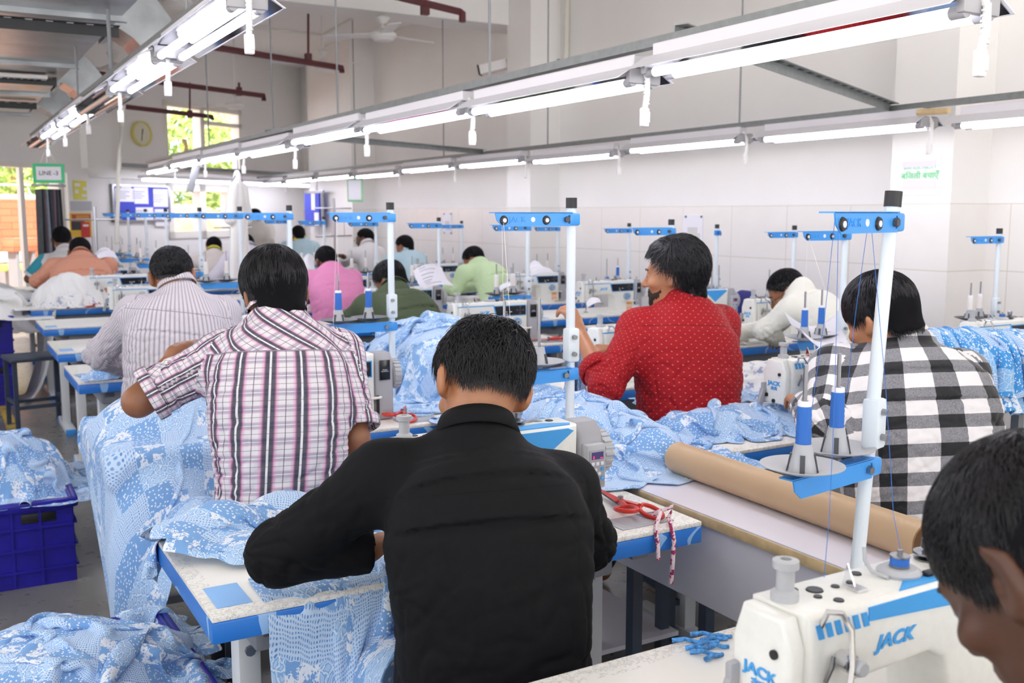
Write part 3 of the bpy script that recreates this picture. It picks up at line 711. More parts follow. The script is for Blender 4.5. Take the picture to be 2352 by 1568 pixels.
SPOOLS = {('A', 0): 'bb', ('A', 1): 'b-', ('A', 2): 'bb', ('A', 3): 'nw', ('B', 0): 'bb', ('B', 1): '-b', ('C', 0): 'ww', ('C', 1): 'ww', ('C', 2): '--', ('C', 3): '-b', ('C', 4): 'nw'}
SN = {'b': 'blue_thread', 'w': 'white_thread', 'n': 'navy_thread'}; CN = {'b': 'blue', 'w': 'white', 'n': 'navy'}
DK = {}
def onum(i): return ORD[i]
for key, (rows, dz, rn) in ROWDEF.items():
    for i, (x, y) in enumerate(rows):
        w_ = '%s %s-row' % (onum(i), rn)
        inst(TABLE, (x, y, 0), 0, '%s white sewing table with blue edges in the %s row' % (onum(i), rn), 'blue-edged sewing tables in rows')
        k = KIND.get((key, i), 'A')
        proto = MA if k == 'A' else MBK
        inst(proto, (x+.46+(.05 if (key, i) == ('A', 0) else 0), y+.2-(.02 if (key, i) == ('A', 0) else 0), TZ), 0, 'white sewing machine on the %s sewing table%s' % (w_, ', with a dark front panel' if k == 'A' else ', blue band along its top'), 'white industrial sewing machines')
        px_, py_ = x+1.19, y+.565
        if (key, i) == ('A', 0): px_, py_ = 1.562, 1.33
        rz = SROT.get((key, i), .03*math.sin(i*2.3))
        so_ = inst(copy_tree(STAND) if (key, i) == ('A', 0) else STAND, (px_, py_, TZ+dz), rz, 'white-poled thread stand with blue arms on the %s sewing table' % w_, 'thread stands')
        if (key, i) == ('A', 0):
            # the nearest stand leans: its pole is tilted, arms turned and slid along to suit
            A0 = {}
            for c_ in so_.children: A0.setdefault(c_.name.split('.')[0], []).append(c_)
            ti = Matrix.Rotation(-rz, 3, 'Z') @ Vector((.076, -.0, 0))
            for nm in ('pole', 'pole_cap'): A0[nm][0].rotation_euler = (Matrix.Rotation(-rz, 3, 'Z') @ Euler((R(0), R(4.3), 0)).to_matrix() @ Matrix.Rotation(rz, 3, 'Z')).to_euler()
            for nm, zz, yw in (('thread_arm', .752, 0), ('pole_bracket', .39, 0), ('spool_arm', .302, R(-6))):
                o_ = A0[nm][0]; o_.location = ti*zz-Vector((0, 0, 0 if nm == 'thread_arm' else .028)); o_.rotation_euler = (0, 0, yw)
            TR = []
            for o_, (lx, ly), (nx_, ny_) in zip(sorted(A0['tray'], key=lambda q: q.name), ((-.09, .03), (-.235, -.015)), ((-.06, .035), (-.235, -.01))):
                w_v = Matrix.Rotation(R(-6), 3, 'Z') @ Vector((nx_, ny_, -.028)); o_.location = ti*.302+w_v-Vector((lx, ly, 0)); TR.append(w_v+ti*.302)
        if key == 'C' or (key, i) in (('A', 2), ('A', 3), ('A', 4), ('B', 2), ('B', 3), ('B', 4)):
            for c_ in so_.children:
                if c_.name.startswith('tray'):
                    if 'dark' not in DK: d_ = c_.data.copy(); d_.materials[0] = M['dark_gray']; DK['dark'] = {}
                    if c_.data.name not in DK['dark']: d_ = c_.data.copy(); d_.materials[0] = M['dark_gray']; DK['dark'][c_.data.name] = d_
                    c_.data = DK['dark'][c_.data.name]
        STN[(key, i)] = (x, y)
        sp = SPOOLS.get((key, i), 'ww')
        for q, (lx, ly) in enumerate(((-.09, .03), (-.235, -.015))):
            if sp[1-q] == '-': continue
            lv = TR[q] if (key, i) == ('A', 0) else Vector((lx, ly, 0))
            v = so_.rotation_euler.to_matrix() @ lv
            inst(CONES[SN[sp[1-q]]], (px_+v.x, py_+v.y, TZ+dz+v.z-.008), 0, '%s thread cone on the %s tray of the %s thread stand' % (CN[sp[1-q]], 'pole-side' if q == 0 else 'outer', w_), 'thread cones on the stands')
# ------------------------------------------------------------------ long white boards between the left and middle rows
def board(name, label, x0, x1, y0, y1):
    t0 = thing(name, label, 'table', ((x0+x1)/2, (y0+y1)/2, 0)); cx, cy = (x0+x1)/2, (y0+y1)/2
    obj('board_top', MB().box((0, 0, TZ-.003), (x1-x0, y1-y0, .006)), 'laminate', t0, False)
    obj('wood_edge', MB().box((0, 0, TZ-.0175), (x1-x0+.006, y1-y0+.006, .028), .003), 'wood', t0)
    obj('side_panel', MB().box((x0-cx+.02, 0, TZ-.14), (.016, y1-y0-.02, .22)), 'panel', t0, False).rotation_euler = (0, 0, 0)
    obj('side_panel', MB().box((x1-cx-.02, 0, TZ-.14), (.016, y1-y0-.02, .22)), 'panel', t0, False)
    for x in (x0-cx+.08, x1-cx-.08):
        for y in (y0-cy+.1, y1-cy-.1): obj('leg', MB().box((x, y, (TZ-.03)/2), (.035, .035, TZ-.03)), 'navy_steel', t0, False)
    obj('low_shelf', MB().box((0, 0, .14), (x1-x0-.1, y1-y0-.1, .015)), 'panel', t0, False)
    return t0
board('aisle_board', 'near white laminate aisle board with a bare wood edge, under the kraft tube', 1.685, 2.13, .75, 2.42)
board('aisle_board', 'second white aisle board, beyond the kraft tube and under the blue cloth heap', 1.69, 2.13, 2.44, 4.6)
a = atz(1555, 1048, TZ+.05); b = atz(2128, 1245, TZ+.05)
m = MB(); d = np.array([b[0]-a[0], b[1]-a[1], 0]); 
m.cyl((a[0], a[1], TZ+.048), (b[0], b[1], TZ+.048), .046, n=28, caps=False); m.cyl((a[0], a[1], TZ+.048), (b[0], b[1], TZ+.048), .041, n=28, caps=False)
tb = obj('cardboard_tube', m, 'kraft'); tag(tb, 'long brown cardboard tube lying along the white aisle board', 'tube')
# ------------------------------------------------------------------ signed-distance modelling
_G = np.random.RandomState(11).normal(0, 1, (4096, 3)).astype(np.float32); _G /= np.linalg.norm(_G, axis=1)[:, None]
def pnoise(P, scale=1.0, seed=0):
    P = np.asarray(P, np.float32)*scale+seed*17.3
    i = np.floor(P).astype(np.int64); f = P-i; w = f*f*f*(f*(f*6-15)+10); out = np.zeros(len(P), np.float32)
    for dx in (0, 1):
        for dy in (0, 1):
            for dz in (0, 1):
                h = ((i[:, 0]+dx)*73856093 ^ (i[:, 1]+dy)*19349663 ^ (i[:, 2]+dz)*83492791) & 4095
                g = _G[h]; d = f-np.array([dx, dy, dz], np.float32)
                out += (g*d).sum(1)*np.where(dx, w[:, 0], 1-w[:, 0])*np.where(dy, w[:, 1], 1-w[:, 1])*np.where(dz, w[:, 2], 1-w[:, 2])
    return out
def V(*a): return np.array(a, float)
def nrm(v): v = np.asarray(v, float); return v/np.linalg.norm(v)
class SDF:
    def __init__(s): s.p = []
    def cap(s, a, b, ra, rb=None, k=.02, op=1): s.p.append(('c', np.asarray(a, float), np.asarray(b, float), ra, ra if rb is None else rb, k, op)); return s
    def ell(s, c, r, Rm=None, k=.02, op=1): s.p.append(('e', np.asarray(c, float), np.asarray(r, float), np.eye(3) if Rm is None else Rm, None, k, op)); return s
    def loft(s, pts, lat, ab, k=.03, op=1, capr=.06): s.p.append(('l', [np.asarray(p, float) for p in pts], nrm(lat), ab, capr, k, op)); return s
    def fn(s, f, bb, k=.01, op=1): s.p.append(('f', f, bb, None, None, k, op)); return s
    def one(s, q, P):
        if q[0] == 'c':
            a, b = q[1], q[2]; ab = b-a; h = np.clip(((P-a)@ab)/max(ab@ab, 1e-9), 0, 1)
            return np.linalg.norm(P-a-h[:, None]*ab, axis=1)-(q[3]+(q[4]-q[3])*h)
        if q[0] == 'e':
            L = (P-q[1])@q[3]; r = q[2]; k0 = np.linalg.norm(L/r, axis=1); k1 = np.linalg.norm(L/(r*r), axis=1)
            return k0*(k0-1)/np.maximum(k1, 1e-6)
        if q[0] == 'f': return q[1](P)
        pts, lat, ab, capr = q[1], q[2], q[3], q[4]; n = len(pts); best = None
        num = np.zeros(len(P)); 
        cum = [0]
        for i in range(n-1): cum.append(cum[-1]+np.linalg.norm(pts[i+1]-pts[i]))
        bd = np.full(len(P), 1e9); bt = np.zeros(len(P)); bw = np.zeros(len(P)); bu = np.zeros(len(P)); bv = np.zeros(len(P))
        for i in range(n-1):
            d = pts[i+1]-pts[i]; L = np.linalg.norm(d); d = d/L; fr = nrm(np.cross(lat, d)); la = nrm(np.cross(d, fr))
            w = (P-pts[i])@d; tt = np.clip(w, 0, L); ex = w-tt
            dist = np.linalg.norm(P-pts[i]-tt[:, None]*d, axis=1); m = dist < bd
            bd = np.where(m, dist, bd); bt = np.where(m, cum[i]+tt, bt); bw = np.where(m, ex, bw)
            bu = np.where(m, (P-pts[i])@la, bu); bv = np.where(m, (P-pts[i])@fr, bv)
        a = np.interp(bt, cum, [x[0] for x in ab]); b = np.interp(bt, cum, [x[1] for x in ab])
        q_ = np.sqrt((np.abs(bu)/a)**2.4+(np.abs(bv)/b)**2.4+(np.abs(bw)/capr)**2+1e-12)**(1/1.1)
        return (q_-1)*np.minimum(a, b)*.85
    def ev(s, P):
        P = np.asarray(P, float); d = None
        for q in s.p:
            v = s.one(q, P); k = q[5]
            if d is None: d = v; continue
            if q[6] == 1:
                h = np.clip(.5+.5*(d-v)/k, 0, 1); d = d+(v-d)*h-k*h*(1-h)
            elif q[6] == -1:
                h = np.clip(.5-.5*(d+v)/k, 0, 1); d = d+(-v-d)*h+k*h*(1-h)
            else:
                h = np.clip(.5-.5*(d-v)/k, 0, 1); d = d+(v-d)*h+k*h*(1-h)
        return d
    def bounds(s):
        lo = np.full(3, 1e9); hi = -lo
        for q in s.p:
            if q[6] != 1: continue
            if q[0] == 'c': pts = [q[1], q[2]]; r = max(q[3], q[4])
            elif q[0] == 'e': pts = [q[1]]; r = max(q[2])
            elif q[0] == 'l': pts = q[1]; r = max(max(x) for x in q[3])
            else: pts = list(q[2]); r = 0
            for p in pts: lo = np.minimum(lo, p-r); hi = np.maximum(hi, p+r)
        return lo, hi
    def mesh(s, h, extra=None):
        f = s.ev if extra is None else (lambda P: extra(P, s.ev(P)))
        lo, hi = s.bounds(); lo = lo-3*h; hi = hi+3*h
        nb = np.ceil((hi-lo)/(4*h)).astype(int)+1
        g = [lo[i]+np.arange(nb[i])*4*h+1.5*h for i in range(3)]
        X = np.stack(np.meshgrid(*g, indexing='ij'), -1).reshape(-1, 3)
        dc = f(X).reshape(nb); act = np.abs(dc) < 4*h*1.55+.012
        D = np.repeat(np.repeat(np.repeat(np.where(dc > 0, 1., -1.), 4, 0), 4, 1), 4, 2)
        ia = np.argwhere(act); off = np.stack(np.meshgrid(*[np.arange(4)]*3, indexing='ij'), -1).reshape(-1, 3)
        idx = (ia[:, None, :]*4+off[None]).reshape(-1, 3)
        for c in range(0, len(idx), 300000):
            q = idx[c:c+300000]; D[q[:, 0], q[:, 1], q[:, 2]] = f(lo+q*h)
        return surfnet(D, lo, h)
def surfnet(D, lo, h):
    I = D < 0; n = np.array(D.shape)-1
    cnt = np.zeros(n, np.int8); acc = np.zeros(tuple(n)+(3,)); ne = np.zeros(n, np.int8)
    sl = lambda o, ax=None: tuple(slice(o[i], o[i]+n[i]) for i in range(3))
    for ax in range(3):
        for u in (0, 1):
            for w in (0, 1):
                o = [0, 0, 0]; oth = [i for i in range(3) if i != ax]; o[oth[0]] = u; o[oth[1]] = w
                o2 = list(o); o2[ax] = 1
                a, b = D[sl(o)], D[sl(o2)]; cr = (a < 0) != (b < 0)
                t = np.where(cr, a/np.where(cr, a-b, 1), 0)
                for i in range(3):
                    acc[..., i] += np.where(cr, t if i == ax else o[i], 0)
                ne += cr
    m = ne > 0; ids = np.full(n, -1, np.int64); ids[m] = np.arange(m.sum())
    cell = np.argwhere(m); Vt = lo+(cell+acc[m]/ne[m][:, None])*h
    F = []
    for ax in range(3):
        oth = [(ax+1) % 3, (ax+2) % 3]
        a = np.moveaxis(D, ax, 0)
        s0 = [slice(None)]*3; s1 = [slice(None)]*3
        s0[ax] = slice(0, -1); s1[ax] = slice(1, None)
        A, B = I[tuple(s0)], I[tuple(s1)]; cr = A != B
        e = np.argwhere(cr)
        ok = (e[:, oth[0]] > 0) & (e[:, oth[1]] > 0) & (e[:, oth[0]] < n[oth[0]]) & (e[:, oth[1]] < n[oth[1]]); e = e[ok]
        q = []
        for du, dv in ((-1, -1), (0, -1), (0, 0), (-1, 0)):
            c = e.copy(); c[:, oth[0]] += du; c[:, oth[1]] += dv; q.append(ids[c[:, 0], c[:, 1], c[:, 2]])
        q = np.stack(q, 1); fl = I[tuple(s0)][tuple(e.T)]; q[~fl] = q[~fl][:, ::-1]; F.append(q)
    F = np.concatenate(F); F = F[(F >= 0).all(1)]
    return Vt, F
def vnormals(Vt, F):
    n = np.zeros_like(Vt); a = np.cross(Vt[F[:, 2]]-Vt[F[:, 0]], Vt[F[:, 3 if F.shape[1] > 3 else 1]]-Vt[F[:, 1 if F.shape[1] > 3 else 0]])
    for i in range(F.shape[1]): np.add.at(n, F[:, i], a)
    return n/np.maximum(np.linalg.norm(n, axis=1), 1e-12)[:, None]
def laplace(Vt, F, it=2, lam=.5):
    for _ in range(it):
        s = np.zeros_like(Vt); c = np.zeros(len(Vt))
        for i in range(4):
            a, b = F[:, i], F[:, (i+1) % 4]
            np.add.at(s, a, Vt[b]); np.add.at(s, b, Vt[a]); np.add.at(c, a, 1); np.add.at(c, b, 1)
        Vt = Vt+lam*(s/np.maximum(c, 1)[:, None]-Vt)
    return Vt
def npmesh(name, Vt, F, m, parent=None, origin=(0, 0, 0), uv=None, attr=None, smooth=True):
    me = bpy.data.meshes.new(name); Vt = np.asarray(Vt, np.float32)-np.asarray(origin, np.float32); F = np.asarray(F)
    k = F.shape[1]
    me.vertices.add(len(Vt)); me.vertices.foreach_set('co', Vt.ravel())
    me.loops.add(F.size); me.loops.foreach_set('vertex_index', F.ravel().astype(np.int32))
    me.polygons.add(len(F)); me.polygons.foreach_set('loop_start', np.arange(0, F.size, k, dtype=np.int32))
    try: me.polygons.foreach_set('loop_total', np.full(len(F), k, np.int32))
    except Exception: pass
    if smooth: me.polygons.foreach_set('use_smooth', np.ones(len(F), bool))
    if uv is not None:
        l = me.uv_layers.new(name='UVMap'); l.data.foreach_set('uv', np.asarray(uv, np.float32).ravel())
    me.update(); me.validate()
    me.materials.append(M[m] if isinstance(m, str) else m)
    o = link(name, me, parent); return o

# ------------------------------------------------------------------ people materials
def skin(name, c, c2):
    t = NT(name); n = t.noise(t.coord(), 22, 4); t.p(Base_Color=t.mix(t.ramp(n, .3, .7), srgb(c), srgb(c2)), Roughness=.45)
    t.b.inputs['Subsurface Weight'].default_value = .08; t.b.inputs['Subsurface Radius'].default_value = (.01, .004, .002); t.bump(t.noise(t.coord(), 180), .15, .001); return t.m
M['skin'] = skin('skin_brown', '#8a5a3e', '#9a6747'); M['skin_light'] = skin('skin_warm', '#a8714f', '#b47c58'); M['skin_shade'] = skin('skin_very_deep', '#4a2d1f', '#573726'); M['skin_dark'] = skin('skin_deep', '#5d3a28', '#6b452f')  # skin_shade: nearest man's skin, with the shade on his face put into its colour
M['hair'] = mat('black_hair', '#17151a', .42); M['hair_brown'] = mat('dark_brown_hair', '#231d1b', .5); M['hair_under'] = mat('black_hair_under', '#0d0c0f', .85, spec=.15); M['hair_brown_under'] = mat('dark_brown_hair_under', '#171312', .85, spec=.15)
M['beard'] = mat('beard', '#33251e', .85, nscale=220, namt=.6); M['eye'] = mat('eye_white', '#b5aaa3', .25); M['iris'] = mat('iris', '#1d120c', .1)
def uvn(t): return t.node('ShaderNodeTexCoord').outputs['UV']
def frac(t, v, per, off=0.0): return t.math('FRACT', t.math('ADD', t.math('DIVIDE', v, per), 50.0+off))
def band(t, f, c, w, soft=.0):
    d = t.math('ABSOLUTE', t.math('SUBTRACT', f, c))
    return t.math('LESS_THAN', d, w) if not soft else t.math('SUBTRACT', 1.0, t.node_smooth(d, w-soft, w+soft))
def _sm(s, x, a, b):
    n = s.node('ShaderNodeMapRange', interpolation_type='SMOOTHSTEP'); s.setin(n.inputs[0], x); n.inputs[1].default_value = a; n.inputs[2].default_value = b; return n.outputs[0]
NT.node_smooth = _sm
def weave(t, st=.12, sc=900):
    t.bump(t.noise(t.coord(), sc, 2), st, .0008)
YOKE = .085                                    # distance of the yoke seam below the collar along the back
def seam(t, c, dark, v):
    f = t.math('ABSOLUTE', t.math('ADD', v, YOKE)); return t.mix(t.math('LESS_THAN', f, .0016), c, dark)
def cloth_plain(name, col, rough=.75, dark=None, dots=None, stripes=None, specks=None, sheen=.03, seamy=True):
    t = NT(name); s = t.sep(uvn(t)); c = srgb(col)
    n = t.noise(t.coord(), 6, 4)
    cc = t.mix(t.ramp(n, .25, .75), tuple(x*.93 for x in c[:3])+(1,), c)
    if stripes: 
        f = frac(t, s[0], stripes[1]); cc = t.mix(t.math('LESS_THAN', f, .38), cc, srgb(stripes[0]))
    if dots:
        r = t.math('FLOOR', t.math('ADD', t.math('DIVIDE', s[1], dots[1]), 50.0)); sh = t.math('MULTIPLY', t.math('MODULO', r, 2.0), .5)
        fu_ = t.math('SUBTRACT', t.math('FRACT', t.math('ADD', t.math('ADD', t.math('DIVIDE', s[0], dots[1]*1.6), 50.0), sh)), .5); fv = t.math('SUBTRACT', frac(t, s[1], dots[1]), .5)
        d = t.math('ADD', t.math('ABSOLUTE', t.math('MULTIPLY', fu_, 1.6)), t.math('ABSOLUTE', fv)); cc = t.mix(t.math('LESS_THAN', d, dots[2]), cc, srgb(dots[0]))
    if seamy: cc = seam(t, cc, tuple(x*.45 for x in c[:3])+(1,), s[1])
    t.p(Base_Color=cc, Roughness=rough); t.b.inputs['Specular IOR Level'].default_value = .25; t.b.inputs['Sheen Weight'].default_value = sheen; weave(t); return t.m
M['shirt_black'] = cloth_plain('black_cotton', '#0b0b0e', .85, sheen=.0)
M['shirt_red'] = cloth_plain('red_dotted_cotton', '#9e0e18', .7, dots=('#d87a78', .0125, .15))
M['shirt_striped'] = cloth_plain('pale_striped_cotton', '#d6d0d3', .8, stripes=('#aaa0ab', .0095))
M['shirt_orange'] = cloth_plain('salmon_cotton', '#d2957c', .8, dots=('#7d5a55', .07, .04), seamy=False)
M['shirt_pink'] = cloth_plain('pink_cotton', '#e993c0', .8, seamy=False); M['shirt_olive'] = cloth_plain('olive_cotton', '#4c5740', .8, seamy=False)
M['shirt_green'] = cloth_plain('pale_green_cotton', '#cde5b6', .8, seamy=False); M['shirt_lightblue'] = cloth_plain('pale_blue_cotton', '#bcd6df', .8, seamy=False)
M['shirt_white'] = cloth_plain('white_cotton', '#e6e2e0', .8, seamy=False); M['shirt_cream'] = cloth_plain('cream_cotton', '#e9dfd8', .8, seamy=False)
M['shirt_lilac'] = cloth_plain('lilac_white_cotton', '#e0dbe6', .8, seamy=False); M['shirt_kurta'] = cloth_plain('ivory_cotton', '#efeee4', .8, seamy=False); M['shirt_grey'] = cloth_plain('stone_cotton', '#cdc8c0', .8, seamy=False)
M['teal'] = cloth_plain('teal_cotton', '#3fa3b4', .8, seamy=False)
M['trouser'] = cloth_plain('grey_trouser', '#55564f', .85, seamy=False); M['jeans'] = cloth_plain('dark_trouser', '#23252e', .85, seamy=False)
def plaid(name):
    t = NT(name); s = t.sep(uvn(t)); P_ = .044
    bias = t.math('GREATER_THAN', s[1], -YOKE)
    a = t.math('MULTIPLY', t.math('ADD', s[0], s[1]), .7071); b = t.math('MULTIPLY', t.math('SUBTRACT', s[1], s[0]), .7071)
    u = t.math('ADD', t.math('MULTIPLY', a, bias), t.math('MULTIPLY', s[0], t.math('SUBTRACT', 1.0, bias)))
    v = t.math('ADD', t.math('MULTIPLY', b, bias), t.math('MULTIPLY', s[1], t.math('SUBTRACT', 1.0, bias)))
    c = srgb('#e2dfe2')
    fu_, fv = frac(t, u, P_), frac(t, v, P_)
    def lay(c, f, cen, w, soft, col, amt): return t.mix(t.math('MULTIPLY', band(t, f, cen, w, soft), amt), c, srgb(col))
    c = lay(c, fv, .5, .2, .05, '#85869a', .6); c = lay(c, fv, .3, .05, .03, '#e07cb6', .2); c = lay(c, fv, .7, .05, .03, '#e07cb6', .2); c = lay(c, fv, .5, .03, .01, '#f2f0f2', .8)
    c = lay(c, fu_, .5, .2, .04, '#22273c', .9); c = lay(c, fu_, .28, .055, .035, '#dc78b2', .42); c = lay(c, fu_, .72, .055, .035, '#dc78b2', .42); c = lay(c, fu_, .5, .035, .01, '#f2f0f2', .9)
    c = lay(c, frac(t, u, P_, .5), .5, .016, 0, '#5b3a52', .7); c = lay(c, frac(t, v, P_, .5), .5, .016, 0, '#5b3a52', .7)
    c = seam(t, c, srgb('#8b7f90'), s[1]); t.p(Base_Color=c, Roughness=.8); weave(t); return t.m
M['shirt_plaid'] = plaid('pink_navy_plaid')
def buffalo(name):
    t = NT(name); s = t.sep(uvn(t)); P_ = .078
    a = t.math('LESS_THAN', frac(t, s[0], P_), .47); b = t.math('LESS_THAN', frac(t, s[1], P_, .2), .47)
    n = t.noise(t.coord(), 260, 3, .7)
    g = t.mix(t.ramp(n, .35, .65), srgb('#6b6a6f'), srgb('#8f8e93'))
    sm = t.math('ADD', a, b); c = t.mix(t.math('GREATER_THAN', sm, .5), srgb('#e8e4e4'), g); c = t.mix(t.math('GREATER_THAN', sm, 1.5), c, srgb('#141418'))
    t.p(Base_Color=c, Roughness=.85); t.b.inputs['Sheen Weight'].default_value = .2; weave(t, .2, 600); return t.m
M['shirt_check'] = buffalo('black_white_check')

# ------------------------------------------------------------------ a seated person
def rotm(yaw, pitch, roll):            # columns: right, forward, up of the head in world space; yaw>0 turns left, pitch>0 bows, roll>0 tips to the right
    cy, sy = math.cos(yaw), math.sin(yaw); Z = np.array([[cy, -sy, 0], [sy, cy, 0], [0, 0, 1]])
    cp, sp = math.cos(-pitch), math.sin(-pitch); X = np.array([[1, 0, 0], [0, cp, -sp], [0, sp, cp]])
    cr, sr = math.cos(roll), math.sin(roll); Y = np.array([[cr, 0, sr], [0, 1, 0], [-sr, 0, cr]])
    return Z@Y@X
def hand(S, wrist, dirv, up, side, curl=.6, sc=1.0, spread=.05):
    # dirv: along the fingers, up: back of the hand, side: +1 when the thumb lies along cross(dirv, up)
    d = nrm(dirv); u = nrm(np.asarray(up)-d*np.dot(up, d)); x = np.cross(d, u)*side; k = .006*sc
    S.cap(wrist-d*.03*sc, wrist+d*.02*sc, .026*sc, .028*sc, k*2)
    lens = [.074, .082, .077, .06]
    for i in range(4):
        off = (.03-.02*i)*sc
        base = wrist+d*.085*sc+x*off; S.cap(wrist+d*.015*sc+x*off*.7, base, .0165*sc, .0125*sc, k*2)
        a = .15+curl*.55; p = base; fd = d; L = lens[i]*sc
        for j, fr in enumerate((.46, .3, .24)):
            ang = (curl*(.75, .95, .6)[j])+.06*i
            fd = nrm(fd*math.cos(ang)-u*math.sin(ang)+x*(spread*(1.5-i)*.5 if j == 0 else 0)); u2 = u
            q = p+fd*L*fr; S.cap(p, q, (.0098-.0009*j)*sc, (.0092-.001*j)*sc, .003*sc); p = q
            u = nrm(u-fd*np.dot(u, fd))
        u = nrm(np.asarray(up)-d*np.dot(up, d))
    p = wrist+d*.025*sc+x*.028*sc; t1 = nrm(d*.65+x*.65-u*.35); q = p+t1*.042*sc; S.cap(p, q, .0145*sc, .0115*sc, k); t2 = nrm(d*.9+x*.15-u*.4*curl); r = q+t2*.034*sc; S.cap(q, r, .0112*sc, .0095*sc, k*.6); S.cap(r, r+nrm(t2-u*.2*curl)*.022*sc, .0095*sc, .0078*sc, k*.6)
def head_prims(S, C, Rh, sc, detail, ear=1.0):
    L = lambda x, y, z: C+Rh@(np.array([x, y, z])*sc)
    def e(c, r, k=.02, op=1, rr=None):
        S.ell(L(*c), np.array(r)*sc, Rh if rr is None else Rh@rr, k, op)
    e((0, -.012, .035), (.075, .094, .08), .03)
    e((0, .03, -.03), (.06, .062, .085), .04); e((0, .045, -.082), (.043, .044, .032), .03); e((0, -.03, -.02), (.06, .06, .06), .03)
    if detail:
        S.cap(L(0, .088, .006), L(0, .112, -.034), .008*sc, .0125*sc, .012); e((.011, .1, -.038), (.009, .01, .007), .006); e((-.011, .1, -.038), (.009, .01, .007), .006)
        S.cap(L(-.034, .08, .02), L(.034, .08, .02), .012*sc, None, .018); e((0, .078, -.104), (.022, .018, .018), .015)
        for q in (-1, 1):
            e((q*.031, .094, .0), (.017, .013, .011), .01, -1); e((q*.031, .0785, -.001), (.0125, .0125, .0125), .006); e((q*.046, .066, -.03), (.022, .022, .018), .02)
            S.cap(L(q*.018, .089, .0015), L(q*.042, .082, .0015), .0035*sc, .0025*sc, .003)
        S.cap(L(-.021, .088, -.0625), L(.021, .088, -.0625), .0055*sc, None, .006); S.cap(L(-.019, .087, -.0735), L(.019, .087, -.0735), .0065*sc, None, .006)
        S.cap(L(-.02, .101, -.0685), L(.02, .101, -.0685), .0022*sc, None, .004, -1)
    for q in (-1, 1) if ear else ():
        t = q*.30; ez = np.array([[math.cos(t), -math.sin(t), 0], [math.sin(t), math.cos(t), 0], [0, 0, 1]])
        e((q*(.0825+.012*(ear-1)), -.016, -.008), (.0105*ear, .023*ear, .035*ear**.5), .006, 1, ez)
        e((q*.074, -.003, -.034), (.009, .011, .012), .008)
        if detail:
            e((q*.089, -.006, -.003), (.0075, .012, .021), .005, -1, ez)
            S.cap(L(q*.085, -.03, .01), L(q*.088, -.012, .027), .0042*sc, None, .004); S.cap(L(q*.085, -.031, .01), L(q*.081, -.022, -.025), .004*sc, .003*sc, .004)
